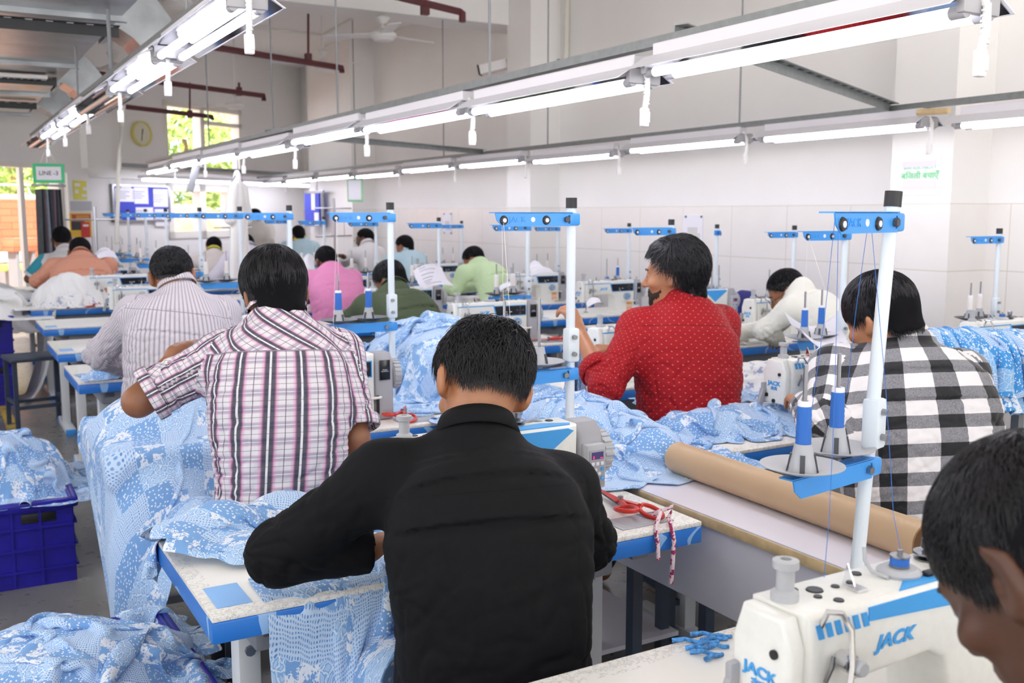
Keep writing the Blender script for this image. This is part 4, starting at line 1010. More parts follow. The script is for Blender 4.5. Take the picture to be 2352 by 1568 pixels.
def hair_obj(name, parent, C, Rh, sc, style, org, m='hair'):
    c = np.array([0, -.012, .035]); th = style.get('th', .012); r = np.array([.076, .096, .081])+np.array([th, th, th*style.get('top', 1.15)])
    azk = np.array([0, 40, 68, 88, 110, 140, 180])*PI/180
    nape = style.get('nape', -.07); zk = np.array(style.get('line', [nape, nape+.005, -.012, .03, .012, .045, .07]))
    if 'line' not in style: zk[0] = nape; zk[1] = nape+.008
    def cut(Lp):
        az = np.abs(np.arctan2(Lp[:, 0], -(Lp[:, 1]+.012))); return np.interp(az, azk, zk)
    seed = style.get('seed', 1)
    def f(P):
        Lp = ((P-C)@Rh)/sc; q = (Lp-c)/r; k0 = np.linalg.norm(q, axis=1); k1 = np.linalg.norm((Lp-c)/(r*r), axis=1); d = k0*(k0-1)/np.maximum(k1, 1e-6)+(th-.004)*np.interp(Lp[:, 2]-cut(Lp), [0, .05], [style.get('fade', .6), 0])
        # follow down the nape
        d2 = np.sqrt((Lp[:, 0]/(.058+th))**2+((Lp[:, 1]+.03)/(.066+th))**2); d2 = (d2-1)*.06
        d2 = np.maximum(d2, np.maximum(Lp[:, 2]-.02, Lp[:, 1]-.0)); h = np.clip(.5+.5*(d-d2)/.02, 0, 1); d = d+(d2-d)*h-.02*h*(1-h)
        d = d-style.get('lump', .003)*pnoise(Lp*np.array([1, 1, .5]), 38, seed)-.5*style.get('lump', .003)*pnoise(Lp, 90, seed+3)
        w = cut(Lp)+.004*pnoise(Lp, 70, seed+5)-Lp[:, 2]
        h = np.clip(.5-.5*(d-w)/.012, 0, 1); d = d+(w-d)*h+.012*h*(1-h)
        return d*sc
    S = SDF(); B = .16*sc; S.fn(f, [C-B, C+B])
    Vt, F = S.mesh(style.get('h', .005)); Vt = laplace(Vt, F, 1, .4)
    n = style.get('n', 0)
    Fa = F
    if n:
        rg = np.random.RandomState(seed+50)
        D = rg.normal(0, 1, (n*4, 3)); D /= np.linalg.norm(D, axis=1)[:, None]; p = c+D*(r-.003)
        p2 = p.copy(); low = p[:, 2] < -.01; p2[low, 2] = -.01-(rg.uniform(0, 1, low.sum()))*max(.01, -nape-.015); az = np.arctan2(D[:, 0], -D[:, 1]); rx, ry = .056+th, .063+th
        p2[low, 0] = np.sin(az[low])*rx; p2[low, 1] = -.03-np.cos(az[low])*ry; p = p2
        p = p[(cut(p)+.006 < p[:, 2])][:n]; n = len(p)
        wh = np.array(style.get('whorl', (0, -.06, .1))); grav = style.get('grav', .55); lift = style.get('lift', .12)
        Ls = style.get('len', .045)*rg.uniform(.6, 1.15, n); Ls = Ls*np.interp(p[:, 2], [nape, .0, .06], [style.get('naple', .35), .7, 1.0])*np.interp(p[:, 1], [0, .06], [1, style.get('front', .7)])
        seg = 5; pts = [p]; cur = p.copy(); jit = rg.normal(0, style.get('jit', .25), (n, 3))
        cl = pnoise(p, 26, seed+9); cl2 = pnoise(p, 26, seed+21)
        fl = np.array(style.get('flow', (0, 0, 0)))
        for i in range(seg):
            q = (cur-c)/(r*r); q[:, 2] = np.where(cur[:, 2] < 0, q[:, 2]*.2, q[:, 2]); nn = q/np.linalg.norm(q, axis=1)[:, None]
            t = cur-wh; t = t/np.maximum(np.linalg.norm(t, axis=1), .02)[:, None]+fl
            gv = grav*np.interp(cur[:, 1], [-.04, .03], [1, style.get('fg', .15)]); t = t+np.stack([gv*0, np.interp(cur[:, 1], [0, .06], [0, style.get('fwd', .3)]), -gv], 1)+jit+np.stack([cl, cl2, -cl], 1)*style.get('clump', .6)
            t = t-nn*(t*nn).sum(1)[:, None]; t /= np.maximum(np.linalg.norm(t, axis=1), 1e-6)[:, None]
            t = t+nn*((lift*np.interp(cur[:, 2], [-.04, .04], [.35, 1.0]))*(1.0-.26*i))[:, None]; t /= np.linalg.norm(t, axis=1)[:, None]
            cur = cur+t*(Ls/seg)[:, None]; pts.append(cur)
        pts = np.stack(pts, 1); w0 = style.get('w', .0011)
        tang = np.gradient(pts, axis=1); tang /= np.maximum(np.linalg.norm(tang, axis=2), 1e-9)[..., None]
        a = np.cross(tang, np.array([.31, .52, .8])); a /= np.maximum(np.linalg.norm(a, axis=2), 1e-9)[..., None]; b = np.cross(tang, a)
        wd = (w0*np.array([1, 1, .95, .8, .55, .12]))[None, :, None]
        rings = [pts+(a*math.cos(2*PI*k/3)+b*math.sin(2*PI*k/3))*wd for k in range(3)]
        sv = np.stack(rings, 2).reshape(-1, 3)
        base = (np.arange(n)[:, None]*(seg+1)+np.arange(seg)[None])*3
        fs = []
        for k in range(3):
            k2 = (k+1) % 3; fs.append(np.stack([base+k, base+k2, base+3+k2, base+3+k], -1).reshape(-1, 4))
        fs = np.concatenate(fs)+len(Vt)
        Vt = np.concatenate([Vt, C+(sv*sc)@Rh.T]); Fa = np.concatenate([F, fs])
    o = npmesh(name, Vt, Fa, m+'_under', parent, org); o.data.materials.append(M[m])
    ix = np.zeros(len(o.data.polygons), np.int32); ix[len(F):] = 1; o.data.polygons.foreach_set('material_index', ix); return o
def arcs(P, a, b, lat):
    d = nrm(b-a); x = nrm(lat-d*np.dot(lat, d)); y = np.cross(d, x); q = P-a
    return np.arctan2(q@x, q@y), q@d
def person(s):
    """s: dict with N (base of neck), yaw, head (cranium centre px + depth), and optional joints"""
    N = np.asarray(s['N'], float); yaw = R(s.get('yaw', 0)); fw = V(-math.sin(yaw), math.cos(yaw), 0); rt = V(math.cos(yaw), math.sin(yaw), 0); up = V(0, 0, 1)
    det = s.get('det', 0); h = {0: .016, 1: .011, 2: .0065}[det]; hs = {0: .018, 1: .0105, 2: .0065}[det]
    tilt = s.get('tilt', 0.0)
    H = np.asarray(s['H'], float) if 'H' in s else N-fw*s.get('lean', .14)+V(0, 0, s.get('hz', .56)-N[2])
    sw = s.get('sw', .175)
    lat = nrm(rt*math.cos(tilt)-up*math.sin(tilt))
    SL = s.get('SL', N-lat*sw+fw*.03-up*.085); SR = s.get('SR', N+lat*sw+fw*.03-up*.085)
    EL = np.asarray(s.get('EL', N-rt*.31+fw*.20+V(0, 0, .86-N[2]))); ER = np.asarray(s.get('ER', N+rt*.31+fw*.20+V(0, 0, .86-N[2])))
    WL = np.asarray(s.get('WL', N-rt*.1+fw*.40+V(0, 0, .83-N[2]))); WR = np.asarray(s.get('WR', N+rt*.1+fw*.40+V(0, 0, .83-N[2])))
    Rh = rotm(yaw+R(s.get('hy', 0)), R(s.get('hp', 25)), R(s.get('hr', 0)))
    sc = s.get('hsc', 1.0); Cr = np.asarray(s['C'], float); Cc = Cr-Rh@(V(0, -.012, .035)*sc)
    base = V(H[0], H[1], 0); org = base
    t0 = thing('person', s['label'], 'person', tuple(base), 0, s.get('group'))
    # spine with a rounded upper back
    bow = s.get('bow', .035)
    M1 = H*.62+N*.38-fw*bow*.8; M2 = H*.28+N*.72-fw*bow
    spine = [H-up*.04, H*.85+N*.15-fw*bow*.3, M1, M2, N-up*.05-fw*.012, N+fw*.01]
    w = s.get('wid', 1.0)
    AB = [(.17*w, .13), (.16*w, .12), (.158*w, .118), (.172*w, .115), (.12*w, .082), (.06, .06)]
    sp_ = np.array(spine); ab_ = np.array(AB); tt_ = np.linspace(0, 5, 13); spine0 = spine
    def cr_(A, t):
        i = min(int(t), len(A)-2); f = t-i; p0, p1, p2, p3 = A[max(i-1, 0)], A[i], A[i+1], A[min(i+2, len(A)-1)]
        return .5*((2*p1)+(p2-p0)*f+(2*p0-5*p1+4*p2-p3)*f*f+(3*p1-p0-3*p2+p3)*f**3)
    spine = [cr_(sp_, t) for t in tt_]; AB = [tuple(cr_(ab_, t)) for t in tt_]
    trap = [(N-up*.035+fw*.01, A+up*.0, .05, .055, .05) for A in (SL, SR)]
    # body: one continuous surface
    S = SDF(); S.loft(spine, lat, [(a*.9, b*.88) for a, b in AB], .04)
    for q in trap: S.cap(*q)
    S.cap(N-up*.02+fw*.015, Cc+Rh@V(0, -.018, -.05)*sc, .058, .056, .03)
    head_prims(S, Cc, Rh, sc, det == 2 or s.get('face'), s.get('ear', 1.0))
    for A, E_, W_ in ((SL, EL, WL), (SR, ER, WR)): S.cap(A, E_, .05, .042, .03); S.cap(E_, W_+nrm(E_-W_)*.0, .041, .026, .02)
    hd = s.get('hands', {})
    for key, E_, W_, sd in (('L', EL, WL, 1), ('R', ER, WR, -1)):
        q = hd.get(key, {})
        hand(S, W_, q.get('d', nrm(nrm(W_-E_)+fw*.4)), q.get('u', up), sd, q.get('curl', .45), s.get('handsc', .95))
    K = []
    for sd in (-1, 1):
        hp_ = H+rt*sd*.09-up*.02; kn = H+rt*sd*(.12)+fw*.42+V(0, 0, .53-H[2]); an = kn+fw*.02+V(0, 0, .09-kn[2])
        if s.get('stand'): kn = V(hp_[0], hp_[1], .5)+fw*.02; an = V(hp_[0], hp_[1], .09)
        S.cap(hp_, kn, .07, .05, .03); S.cap(kn, an, .05, .036, .02); S.cap(an-up*.04, an-up*.05+fw*.15, .038, .03, .02); K.append((hp_, kn, an))
    Vt, F = S.mesh(h); Vt = laplace(Vt, F, 1, .35)
    npmesh('body', Vt, F, s.get('skin', 'skin'), t0, org)
    # shirt
    S = SDF(); lo = s.get('loose', .0)
    S.loft(spine, lat, [((a+.018+lo*(1 if i < 9 else .3)), b+.02+lo*(1 if i < 7 else .4)) for i, (a, b) in enumerate(AB)], .05, capr=.09 if s.get('long') else .06)
    for q in trap: S.cap(q[0], q[1], q[2]+.014, q[3]+.012, q[4])
    sl = s.get('sleeve', 'long'); sr0, sr1 = s.get('sr', (.072, .064))
    for sd_, A, E_, W_ in ((-1, SL, EL, WL), (1, SR, ER, WR)):
        if sl == 'short':
            e2 = A+(E_-A)*.72; S.cap(A, e2, sr0, sr1+.006, .045)
        else:
            f_ = {'long': .97, 'rolled': .24}[sl if not isinstance(sl, dict) else 'long']
            S.cap(A, E_, sr0, sr1, .05); S.cap(E_, E_+(W_-E_)*f_, sr1-.002, .05 if sl == 'long' else .06, .025)
    # open the neck and the sleeve ends
    nd = nrm(Cc+Rh@V(0, -.018, -.05)*sc-N); cd = nrm(nd+1.1*nrm(spine0[5]-spine0[3])); S.cap(N+nd*.012+fw*.012, N+nd*.3, .055, .09, .012, -1)
    for A, E_, W_ in ((SL, EL, WL), (SR, ER, WR)):
        if sl == 'short': q = A+(E_-A)*.72; dd = nrm(E_-A); S.cap(q+dd*(sr1+.02), q+dd*(sr1+.26), .075, None, .008, -1)
        elif sl == 'rolled': q = E_+(W_-E_)*.24; dd = nrm(W_-E_); S.cap(q+dd*(.095), q+dd*.4, .075, None, .008, -1)
        else: S.cap(W_+nrm(W_-E_)*.055, W_+nrm(W_-E_)*.3, .065, None, .006, -1)
    for q in s.get('extra', []): S.cap(*q)
    Vt, F = S.mesh(hs); Vt = laplace(Vt, F, 2, .5)
    # classify for cloth coordinates: torso, upper arms, forearms
    segs = [(SL, EL), (EL, WL), (SR, ER), (ER, WR)]
    T = SDF(); T.loft(spine, lat, [(a+.02, b+.02) for a, b in AB])
    dist = [T.ev(Vt)]+[SDF().cap(a, b, .066).ev(Vt) for a, b in segs]
    dist[1] += .018; dist[3] += .018
    dist = np.stack(dist, 1)
    if det == 2:
        for _ in range(14):
            a_ = np.zeros_like(dist); n_ = np.zeros(len(Vt))
            for i in range(4): np.add.at(a_, F[:, i], dist[F[:, (i+1) % 4]]); np.add.at(n_, F[:, i], 1)
            dist = .4*dist+.6*a_/np.maximum(n_, 1)[:, None]
    cls = np.argmin(dist, 1)
    ax = nrm(spine0[4]-spine0[1]); fr = nrm(np.cross(up, lat)); fr = nrm(fr-ax*np.dot(fr, ax))
    q = Vt-N; x = q@lat; y = q@(-fr); v = q@ax
    ph_ = np.arctan2(x/.19, np.where(np.abs(y+.02) < 1e-6, 1e-6, (y+.02+.10)/.15)); u0 = ph_*.185
    UV = np.stack([u0, v], 1)
    # arc-length along the hunched back
    for i, (a, b) in enumerate(segs):
        ang, t = arcs(Vt, a, b, ax if abs(np.dot(nrm(b-a), ax)) < .8 else fr); mm = cls == i+1
        UV[mm] = np.stack([ang[mm]*.066, -.16-t[mm]-(.3 if i % 2 else 0)], 1)
    # wrinkles
    nv = vnormals(Vt, F); am = s.get('wr', .006)
    if am and det:
        sd = s.get('seed', 3)
        loc = np.stack([x, y, v], 1)
        cre = lambda g, w_: -np.exp(-(g/w_)**2)
        a1 = pnoise(np.stack([x*.9+.7*v, y*.5, v*2.2-.9*x], 1), 6, sd); a2 = pnoise(np.stack([x+v*.5, y, v*.55-.8*x], 1), 11, sd+1); a3 = pnoise(np.stack([x-v*.9, y, v*1.5], 1), 15, sd+2); lo_ = pnoise(loc, 5, sd+3)
        lowm = np.interp(v, [-.5, -.3, -.16, -.05], [1.1, .85, .5, .12]); side = .45+.6*np.clip(np.abs(x)/.16, 0, 1)
        wr = am*(.9*cre(a1, .07)+.9*cre(a2, .06)+.5*cre(a3, .06)+1.2*lo_)*lowm*side
        for i, (a, b) in enumerate(segs):
            mm = cls == i+1
            if not mm.any(): continue
            an_, t = arcs(Vt[mm], a, b, ax); L = np.linalg.norm(b-a); el = t/L if i % 2 == 0 else 1-t/L
            g = pnoise(np.stack([t*17+.8*np.sin(an_+i), .9*np.cos(an_), .9*np.sin(an_)], 1), 1.0, sd+i); g2 = pnoise(np.stack([t*9+an_*.9, 1.5*np.cos(an_), 1.5*np.sin(an_)], 1), 1.0, sd+i+7)
            wr[mm] = am*(1.1*cre(g, .09)+.9*cre(g2, .08)+.5*pnoise(loc[mm], 9, sd+i))*np.clip(.2+.95*el, 0, 1.1)
        Vt = Vt+nv*wr[:, None]
    if s.get('pleat') and det == 2: pass
    fc = np.array([np.bincount(c, minlength=5).argmax() for c in cls[F]]) if det == 2 else cls[F[:, 0]]
    uvl = UV[F]
    # keep each face inside one cloth panel
    bad = (cls[F] != fc[:, None])
    for i in range(4):
        m_ = bad[:, i]
        if m_.any():
            g = np.argmax(~bad[m_], 1); uvl[m_, i] = uvl[m_, :][np.arange(m_.sum()), g]
    sm_ = s['shirt']
    npmesh('shirt' if not s.get('long') else 'kurta', Vt, F, sm_, t0, org, uv=uvl)
    # collar
    if s.get('collar', True):
        n = 40; prof = [(.0, -.006, .0), (.004, .016, .0), (.003, .032, .0), (.008, .034, .0), (.013, .022, .0), (.021, -.004, .0), (.018, -.008, .0)]
        cv, cf, cu = [], [], []; rc = s.get('rc', .066); nd = cd; cx = nrm(lat-nd*np.dot(lat, nd)); cy = np.cross(nd, cx); c0 = N+nd*s.get('cl', .022)+fw*.008; ch = s.get('ch', 1.0)
        for j in range(n):
            a_ = 2*PI*j/n
            for (dr, z, _) in prof:
                gap = 1+.12*max(0, math.sin(a_)); fl = .006*max(0, math.sin(a_))
                cv.append(c0+(cx*math.cos(a_)*(rc+dr)+cy*math.sin(a_)*(rc*1.05+dr)*gap)+nd*(z*ch*(1-.35*max(0, math.sin(a_))))); cu.append((a_*.07, .2+z))
        m_ = len(prof)
        for j in range(n):
            for k in range(m_-1): cf.append((j*m_+k, ((j+1) % n)*m_+k, ((j+1) % n)*m_+k+1, j*m_+k+1))
        cf = np.array(cf); cu = np.array(cu); npmesh('collar', np.array(cv), cf, s.get('collar_m', sm_), t0, org, uv=cu[cf])
    # cuffs on short or rolled sleeves
    if sl in ('short', 'rolled'):
        for A, E_, W_ in ((SL, EL, WL), (SR, ER, WR)):
            if sl == 'short': q = A+(E_-A)*.72; dd = nrm(E_-A); r0 = sr1+.004; c0 = q+dd*.012; wd = .034
            else: q = E_+(W_-E_)*.24; dd = nrm(W_-E_); r0 = .058; c0 = q-dd*.0; wd = .05
            cx = nrm(np.cross(dd, V(.2, .3, 1))); cy = np.cross(dd, cx); n = 28; cv, cf, cu = [], [], []
            pr = [(r0+.004, 0), (r0+.0085, .002), (r0+.0095, wd*.5), (r0+.0085, wd-.002), (r0+.003, wd), (r0-.002, wd-.004), (r0-.002, .004)]
            for j in range(n):
                a_ = 2*PI*j/n; wob = 1+.035*math.sin(3*a_+1)
                for (rr, z) in pr: cv.append(c0+(cx*math.cos(a_)+cy*math.sin(a_))*rr*wob+dd*z); cu.append((a_*.066, -.9-z))
            m_ = len(pr)
            for j in range(n):
                for k in range(m_): cf.append((j*m_+k, ((j+1) % n)*m_+k, ((j+1) % n)*m_+(k+1) % m_, j*m_+(k+1) % m_))
            cf = np.array(cf); cu = np.array(cu); npmesh('cuff', np.array(cv), cf, sm_, t0, org, uv=cu[cf])
    if s.get('sleeve_m'):
        S = SDF(); S.cap(SL, SL+(EL-SL)*.74, sr0+.012, sr1+.012, .03); q = SL+(EL-SL)*.74; dd = nrm(EL-SL); S.cap(q+dd*(sr1+.03), q+dd*.3, .09, None, .006, -1)
        Vt, F = S.mesh(.012); npmesh('sleeve', Vt, F, s['sleeve_m'], t0, org, uv=np.zeros((F.size, 2)))
    # trousers
    S = SDF(); S.ell(H-up*.03, (.185*w, .15, .12), np.stack([rt, fw, up], 1), .04)
    for (hp_, kn, an) in K: S.cap(hp_, kn, .092, .072, .04); S.cap(kn, an+up*.02, .074, .06, .03)
    Vt, F = S.mesh(.016); Vt = laplace(Vt, F, 2, .5); npmesh('trousers', Vt, F, s.get('trouser', 'jeans'), t0, org, uv=np.zeros((F.size, 2)))
    # hair, beard, eyes
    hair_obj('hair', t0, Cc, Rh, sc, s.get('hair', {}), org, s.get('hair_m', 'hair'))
    if s.get('beard'):
        HS = SDF(); head_prims(HS, Cc, Rh, sc, True, 0)
        def f(P):
            Lp = ((P-Cc)@Rh)/sc; d = HS.ev(P)/sc-.0022+.0032*pnoise(Lp, 190, 4)
            ax_ = np.abs(Lp[:, 0]); zl = np.interp(Lp[:, 1], [-.01, .03, .07, .1], [-.018, -.045, -.066, -.058])
            zl = zl+.010*pnoise(Lp, 60, 8); jaw = np.maximum(np.maximum(Lp[:, 2]-zl, -.002-Lp[:, 1]), -.122-Lp[:, 2])
            mo = np.maximum(np.maximum(np.abs(Lp[:, 2]+.0525+.2*ax_)-.0062, ax_-.036), .07-Lp[:, 1])
            lips = np.linalg.norm((Lp-V(0, .1, -.068))/V(.024, .04, .0105), axis=1); jaw = np.maximum(jaw, (1-lips)*.01)
            return np.maximum(d, np.minimum(jaw, mo))*sc
        S = SDF(); S.fn(f, [Cc-.14, Cc+.14]); Vt, F = S.mesh(.0035); npmesh('beard', Vt, F, 'beard', t0, org)
    if 0:
        if s.get('moustache'):
            mb = MB(); pts = [Cc+Rh@(V(x_, .103-.35*abs(x_)**1.0, -.05-.25*abs(x_))*sc) for x_ in (-.03, -.015, 0, .015, .03)]; mb.tube([Vector(p-org) for p in pts], .005, 8); obj('moustache', mb, 'beard', t0)
    if s.get('face'):
        for q in (-1, 1):
            mb = MB(); e_ = Cc+Rh@(V(q*.031, .0805, -.002)*sc)-org; mb.sph(Vector(e_), .0108*sc, n=14); ey = obj('eye', mb, 'eye', t0)
            mb = MB(); e_ = Cc+Rh@(V(q*.031, .0872, -.003)*sc)-org; mb.sph(Vector(e_), .0058*sc, n=10); obj('iris', mb, 'iris', ey)
            mb = MB(); pts = [Cc+Rh@(V(q*x_, y_, z_)*sc)-org for x_, y_, z_ in ((.014, .099, .021), (.03, .096, .025), (.046, .084, .021))]; mb.tube([Vector(p) for p in pts], .0032, 6); obj('eyebrow', mb, 'hair', t0)
    if s.get('glasses'):
        mb = MB()
        for q in (-1, 1):
            pts = [Cc+Rh@(V(q*.033+.024*math.cos(a_), .112, -.004+.019*math.sin(a_))*sc)-org for a_ in np.linspace(0, 2*PI, 16)[:-1]]; mb.tube([Vector(p) for p in pts], .0016, 6, closed=True)
            mb.tube([Vector(Cc+Rh@(V(*p_)*sc)-org) for p_ in ((q*.057, .11, .0), (q*.076, .07, .002), (q*.086, -.02, .004), (q*.084, -.04, -.012))], .0018, 6)
        obj('spectacles', mb, 'black', t0)
    return t0
STOOL = None
def make_stool():
    t0 = thing('stool', '', 'stool'); mb = MB().box((0, 0, .44), (.36, .3, .025), .006); obj('seat', mb, 'navy_steel', t0)
    for x in (-.155, .155):
        for y in (-.125, .125): obj('leg', MB().box((x, y, .215), (.026, .026, .43)), 'navy_steel', t0, False)
    for y in (-.125, .125): obj('stretcher', MB().box((0, y, .14), (.31, .02, .022)), 'navy_steel', t0, False)
    for x in (-.155, .155): obj('stretcher', MB().box((x, 0, .17), (.02, .25, .022)), 'navy_steel', t0, False)
    return t0
STOOL = make_stool()
# ------------------------------------------------------------------ the cast
def hp(px, py, d): return atd(px, py, d)
short = dict(th=.009, nape=-.06, n=900, len=.03, h=.0075, lump=.002)
cast = []
# man in black, centre front
cast.append(dict(label='person in a black shirt bowed over the sewing machine at the front centre', det=2, yaw=-16, N=hp(1098, 1024, 1.97), C=hp(1112, 845, 2.06), ear=1.3, hp=32, hr=14, hy=2, shirt='shirt_black', H=hp(1135, 1560, 1.92)*V(1, 1, 0)+V(0, 0, .58), bow=.05, sw=.185, tilt=.13, loose=.012,
    EL=hp(640, 1270, 1.98), WL=hp(845, 1262, 2.05), ER=hp(1345, 1240, 2.12), WR=hp(1180, 1180, 2.3), sr=(.066, .064), collar=True, beard=1, seed=4, wr=.0045, hands={'L': dict(d=V(.7, .45, .05), u=V(-.3, .1, 1), curl=.5), 'R': dict(d=V(-.6, .6, -.1), u=V(.2, 0, 1), curl=.4)},
    hair=dict(th=.017, nape=-.062, n=6500, len=.062, h=.005, lump=.005, lift=.4, grav=.35, jit=.4, w=.0010, clump=1.0, line=[-.038, -.034, .012, .055, .04, .05, .07], whorl=(.01, -.045, .115), seed=2, flow=(0, .0, 0)), skin='skin_light', glasses=0))
# man in the plaid shirt
cast.append(dict(label='person in a pink and navy plaid half-sleeved shirt, elbow raised, seated at the second bay', det=2, yaw=-8, N=hp(640, 742, 2.86), C=hp(628, 642, 2.9), cl=.045, hp=14, hr=-3, hy=6, shirt='shirt_plaid', H=hp(650, 1090, 2.8)*V(1, 1, 0)+V(0, 0, .56), bow=.03, sw=.18, loose=.016, sleeve='short', tilt=.1,
    SL=hp(512, 818, 2.86), EL=hp(318, 922, 2.78), WL=hp(418, 806, 2.9), ER=hp(815, 1010, 2.88), WR=hp(790, 1030, 3.1), sr=(.066, .066), seed=9, wr=.007, hands={'L': dict(d=V(.75, .4, .1), u=V(-.2, -.3, 1), curl=.8)},
    hair=dict(th=.02, nape=-.085, n=5500, len=.06, h=.0055, lump=.004, lift=.05, grav=.75, jit=.16, w=.0012, clump=.5, whorl=(.02, -.03, .12), seed=5, naple=.5), skin='skin', glasses=1))
# man in the striped shirt
cast.append(dict(label='person in a pale finely striped shirt with large ears, behind the plaid shirt', det=2, yaw=-7, N=hp(412, 676, 4.42), C=hp(394, 616, 4.46), ear=1.25, cl=.045, hp=26, hr=-3, hy=-6, shirt='shirt_striped', H=hp(380, 910, 4.38)*V(1, 1, 0)+V(0, 0, .56), bow=.05, sw=.19, loose=.02, tilt=.04, wid=1.05,
    EL=hp(228, 815, 4.5), WL=hp(300, 850, 4.75), ER=hp(535, 830, 4.5), WR=hp(480, 800, 4.8), sr=(.07, .068), seed=6, wr=.006,
    hair=dict(th=.011, nape=-.045, n=3500, len=.04, h=.006, lump=.004, lift=.45, grav=.25, jit=.6, w=.0014, clump=.9, seed=8, line=[-.04, -.036, .01, .052, .04, .05, .07]), skin='skin'))
# man in red
cast.append(dict(label='person in a red dotted shirt, bearded face in profile, holding up blue cloth', det=2, face=1, yaw=-8, N=hp(1572, 700, 3.78), C=hp(1553, 607, 3.78), hp=4, hr=0, hy=48, shirt='shirt_red', H=hp(1580, 935, 3.72)*V(1, 1, 0)+V(0, 0, .56), bow=.02, sw=.185, loose=.02, sleeve='rolled',
    EL=hp(1392, 892, 3.6), WL=hp(1330, 762, 3.85), ER=hp(1665, 830, 3.95), WR=hp(1420, 806, 4.0), sr=(.066, .062), seed=12, wr=.006, hsc=1.02, hands={'L': dict(d=V(-.25, .35, .9), u=V(.3, -.9, .2), curl=.75), 'R': dict(d=V(-.9, .3, .1), u=V(0, -.3, 1), curl=.6)},
    hair=dict(th=.024, top=1.15, nape=-.115, n=7000, len=.085, h=.0055, lump=.011, lift=.2, grav=.7, jit=.28, w=.0016, clump=1.3, whorl=(-.02, .02, .13), seed=7, naple=.6, front=.3, fwd=.6, fg=-.3, line=[-.115, -.115, -.04, .035, .05, .068, .08]), skin='skin_light', beard=1, moustache=1))
# man in the check shirt
cast.append(dict(label='person in a black and white buffalo check shirt, right of the kraft tube', det=2, face=1, yaw=-26, N=hp(2078, 795, 2.98), C=hp(2020, 700, 3.0), hp=22, hr=-6, hy=30, shirt='shirt_check', H=hp(2120, 1130, 2.9)*V(1, 1, 0)+V(0, 0, .56), bow=.045, sw=.2, loose=.03, tilt=.05, wid=1.12,
    EL=hp(1890, 985, 2.85), WL=hp(1850, 930, 3.05), ER=hp(2240, 1010, 3.0), WR=hp(2050, 960, 3.2), sr=(.072, .07), seed=15, wr=.007, hsc=1.03,
    hair=dict(th=.02, nape=-.07, n=5500, len=.055, h=.0055, lump=.003, lift=.04, grav=.7, jit=.14, w=.0013, clump=.4, whorl=(.01, -.05, .115), seed=9, front=.6, fwd=.6, line=[-.07, -.07, -.02, .022, .0, .03, .06]), skin='skin_light', hair_m='hair'))
# nearest man, at the right edge
cast.append(dict(label='person at the right edge nearest the camera, dark cropped hair, bowed over a machine', det=2, face=1, yaw=0, N=hp(2372, 1215, 1.02)+V(.05, -.15, -.19), C=hp(2372, 1215, 1.02), hsc=1.06, SL=hp(2372, 1215, 1.02)+V(-.08, -.16, -.30), hp=42, hr=2, hy=0, shirt='shirt_grey', H=V(1.0, .18, .56), bow=.03, sw=.18, sr=(.07, .062), seed=3,
    hair=dict(th=.012, nape=-.05, n=11000, len=.034, h=.005, lump=.003, lift=.22, grav=.35, jit=.25, w=.0008, clump=.6, seed=11, line=[-.055, -.05, -.03, .0, -.02, .03, .062]), skin='skin_shade', hair_m='hair'))
# middle distance
cast.append(dict(label='person in a pink shirt seen from behind, left of the olive shirt', det=1, yaw=2, N=hp(762, 618, 7.9), C=hp(748, 590, 8.0), hp=22, hy=4, shirt='shirt_pink', lean=.12, bow=.05, sw=.19, wid=1.05, sr=(.068, .062), seed=5, skin='skin_dark', collar=False, hair=dict(short, seed=3), loose=.02))
cast.append(dict(label='person in an olive green shirt leaning left over his machine', det=1, yaw=14, N=hp(908, 668, 5.9), C=hp(893, 632, 6.05), hp=30, hr=-4, hy=20, shirt='shirt_olive', lean=.2, bow=.06, sw=.19, EL=hp(800, 735, 5.9), sr=(.07, .062), seed=6, loose=.02, collar=True, ch=.6, hair=dict(short, th=.013, n=1500, len=.04, seed=4)))
cast.append(dict(label='person in a salmon orange shirt hunched at far left', det=1, yaw=-8, N=hp(186, 590, 8.85), C=hp(184, 571, 9.05), hsc=1.12, hp=34, hy=-4, shirt='shirt_orange', lean=.2, bow=.07, sw=.22, wid=1.2, EL=hp(86, 645, 8.8), ER=hp(256, 634, 9.0), sr=(.074, .066), seed=7, loose=.03, hair=dict(short, n=1200, seed=5)))
cast.append(dict(label='person in a white shirt with a teal sleeve, behind the salmon orange shirt', det=1, yaw=-2, N=hp(150, 580, 10.0), C=hp(141, 542, 10.1), hsc=1.1, hp=24, shirt='shirt_white', lean=.16, bow=.06, sw=.19, EL=hp(66, 640, 9.9), sr=(.068, .062), sleeve='short', sleeve_m='teal', seed=8, skin='skin_dark', loose=.02, hair=dict(short, n=900, seed=6)))
cast.append(dict(label='person in a cream shirt with a yellow collar, head down beside the window', det=0, yaw=4, N=hp(492, 582, 10.9), C=hp(491, 562, 11.0), hp=22, shirt='shirt_cream', collar_m='yellow', lean=.13, sw=.2, sr=(.07, .062), seed=9, hair=dict(short, n=300, seed=7)))
cast.append(dict(label='person in a lilac white shirt, elbow out, in front of the hanging white garment', det=0, yaw=12, N=hp(572, 574, 10.1), C=hp(563, 557, 10.2), hp=22, hy=10, shirt='shirt_lilac', lean=.15, sw=.2, EL=hp(490, 640, 9.9), sr=(.068, .062), seed=10, hair=dict(short, n=300, seed=8)))
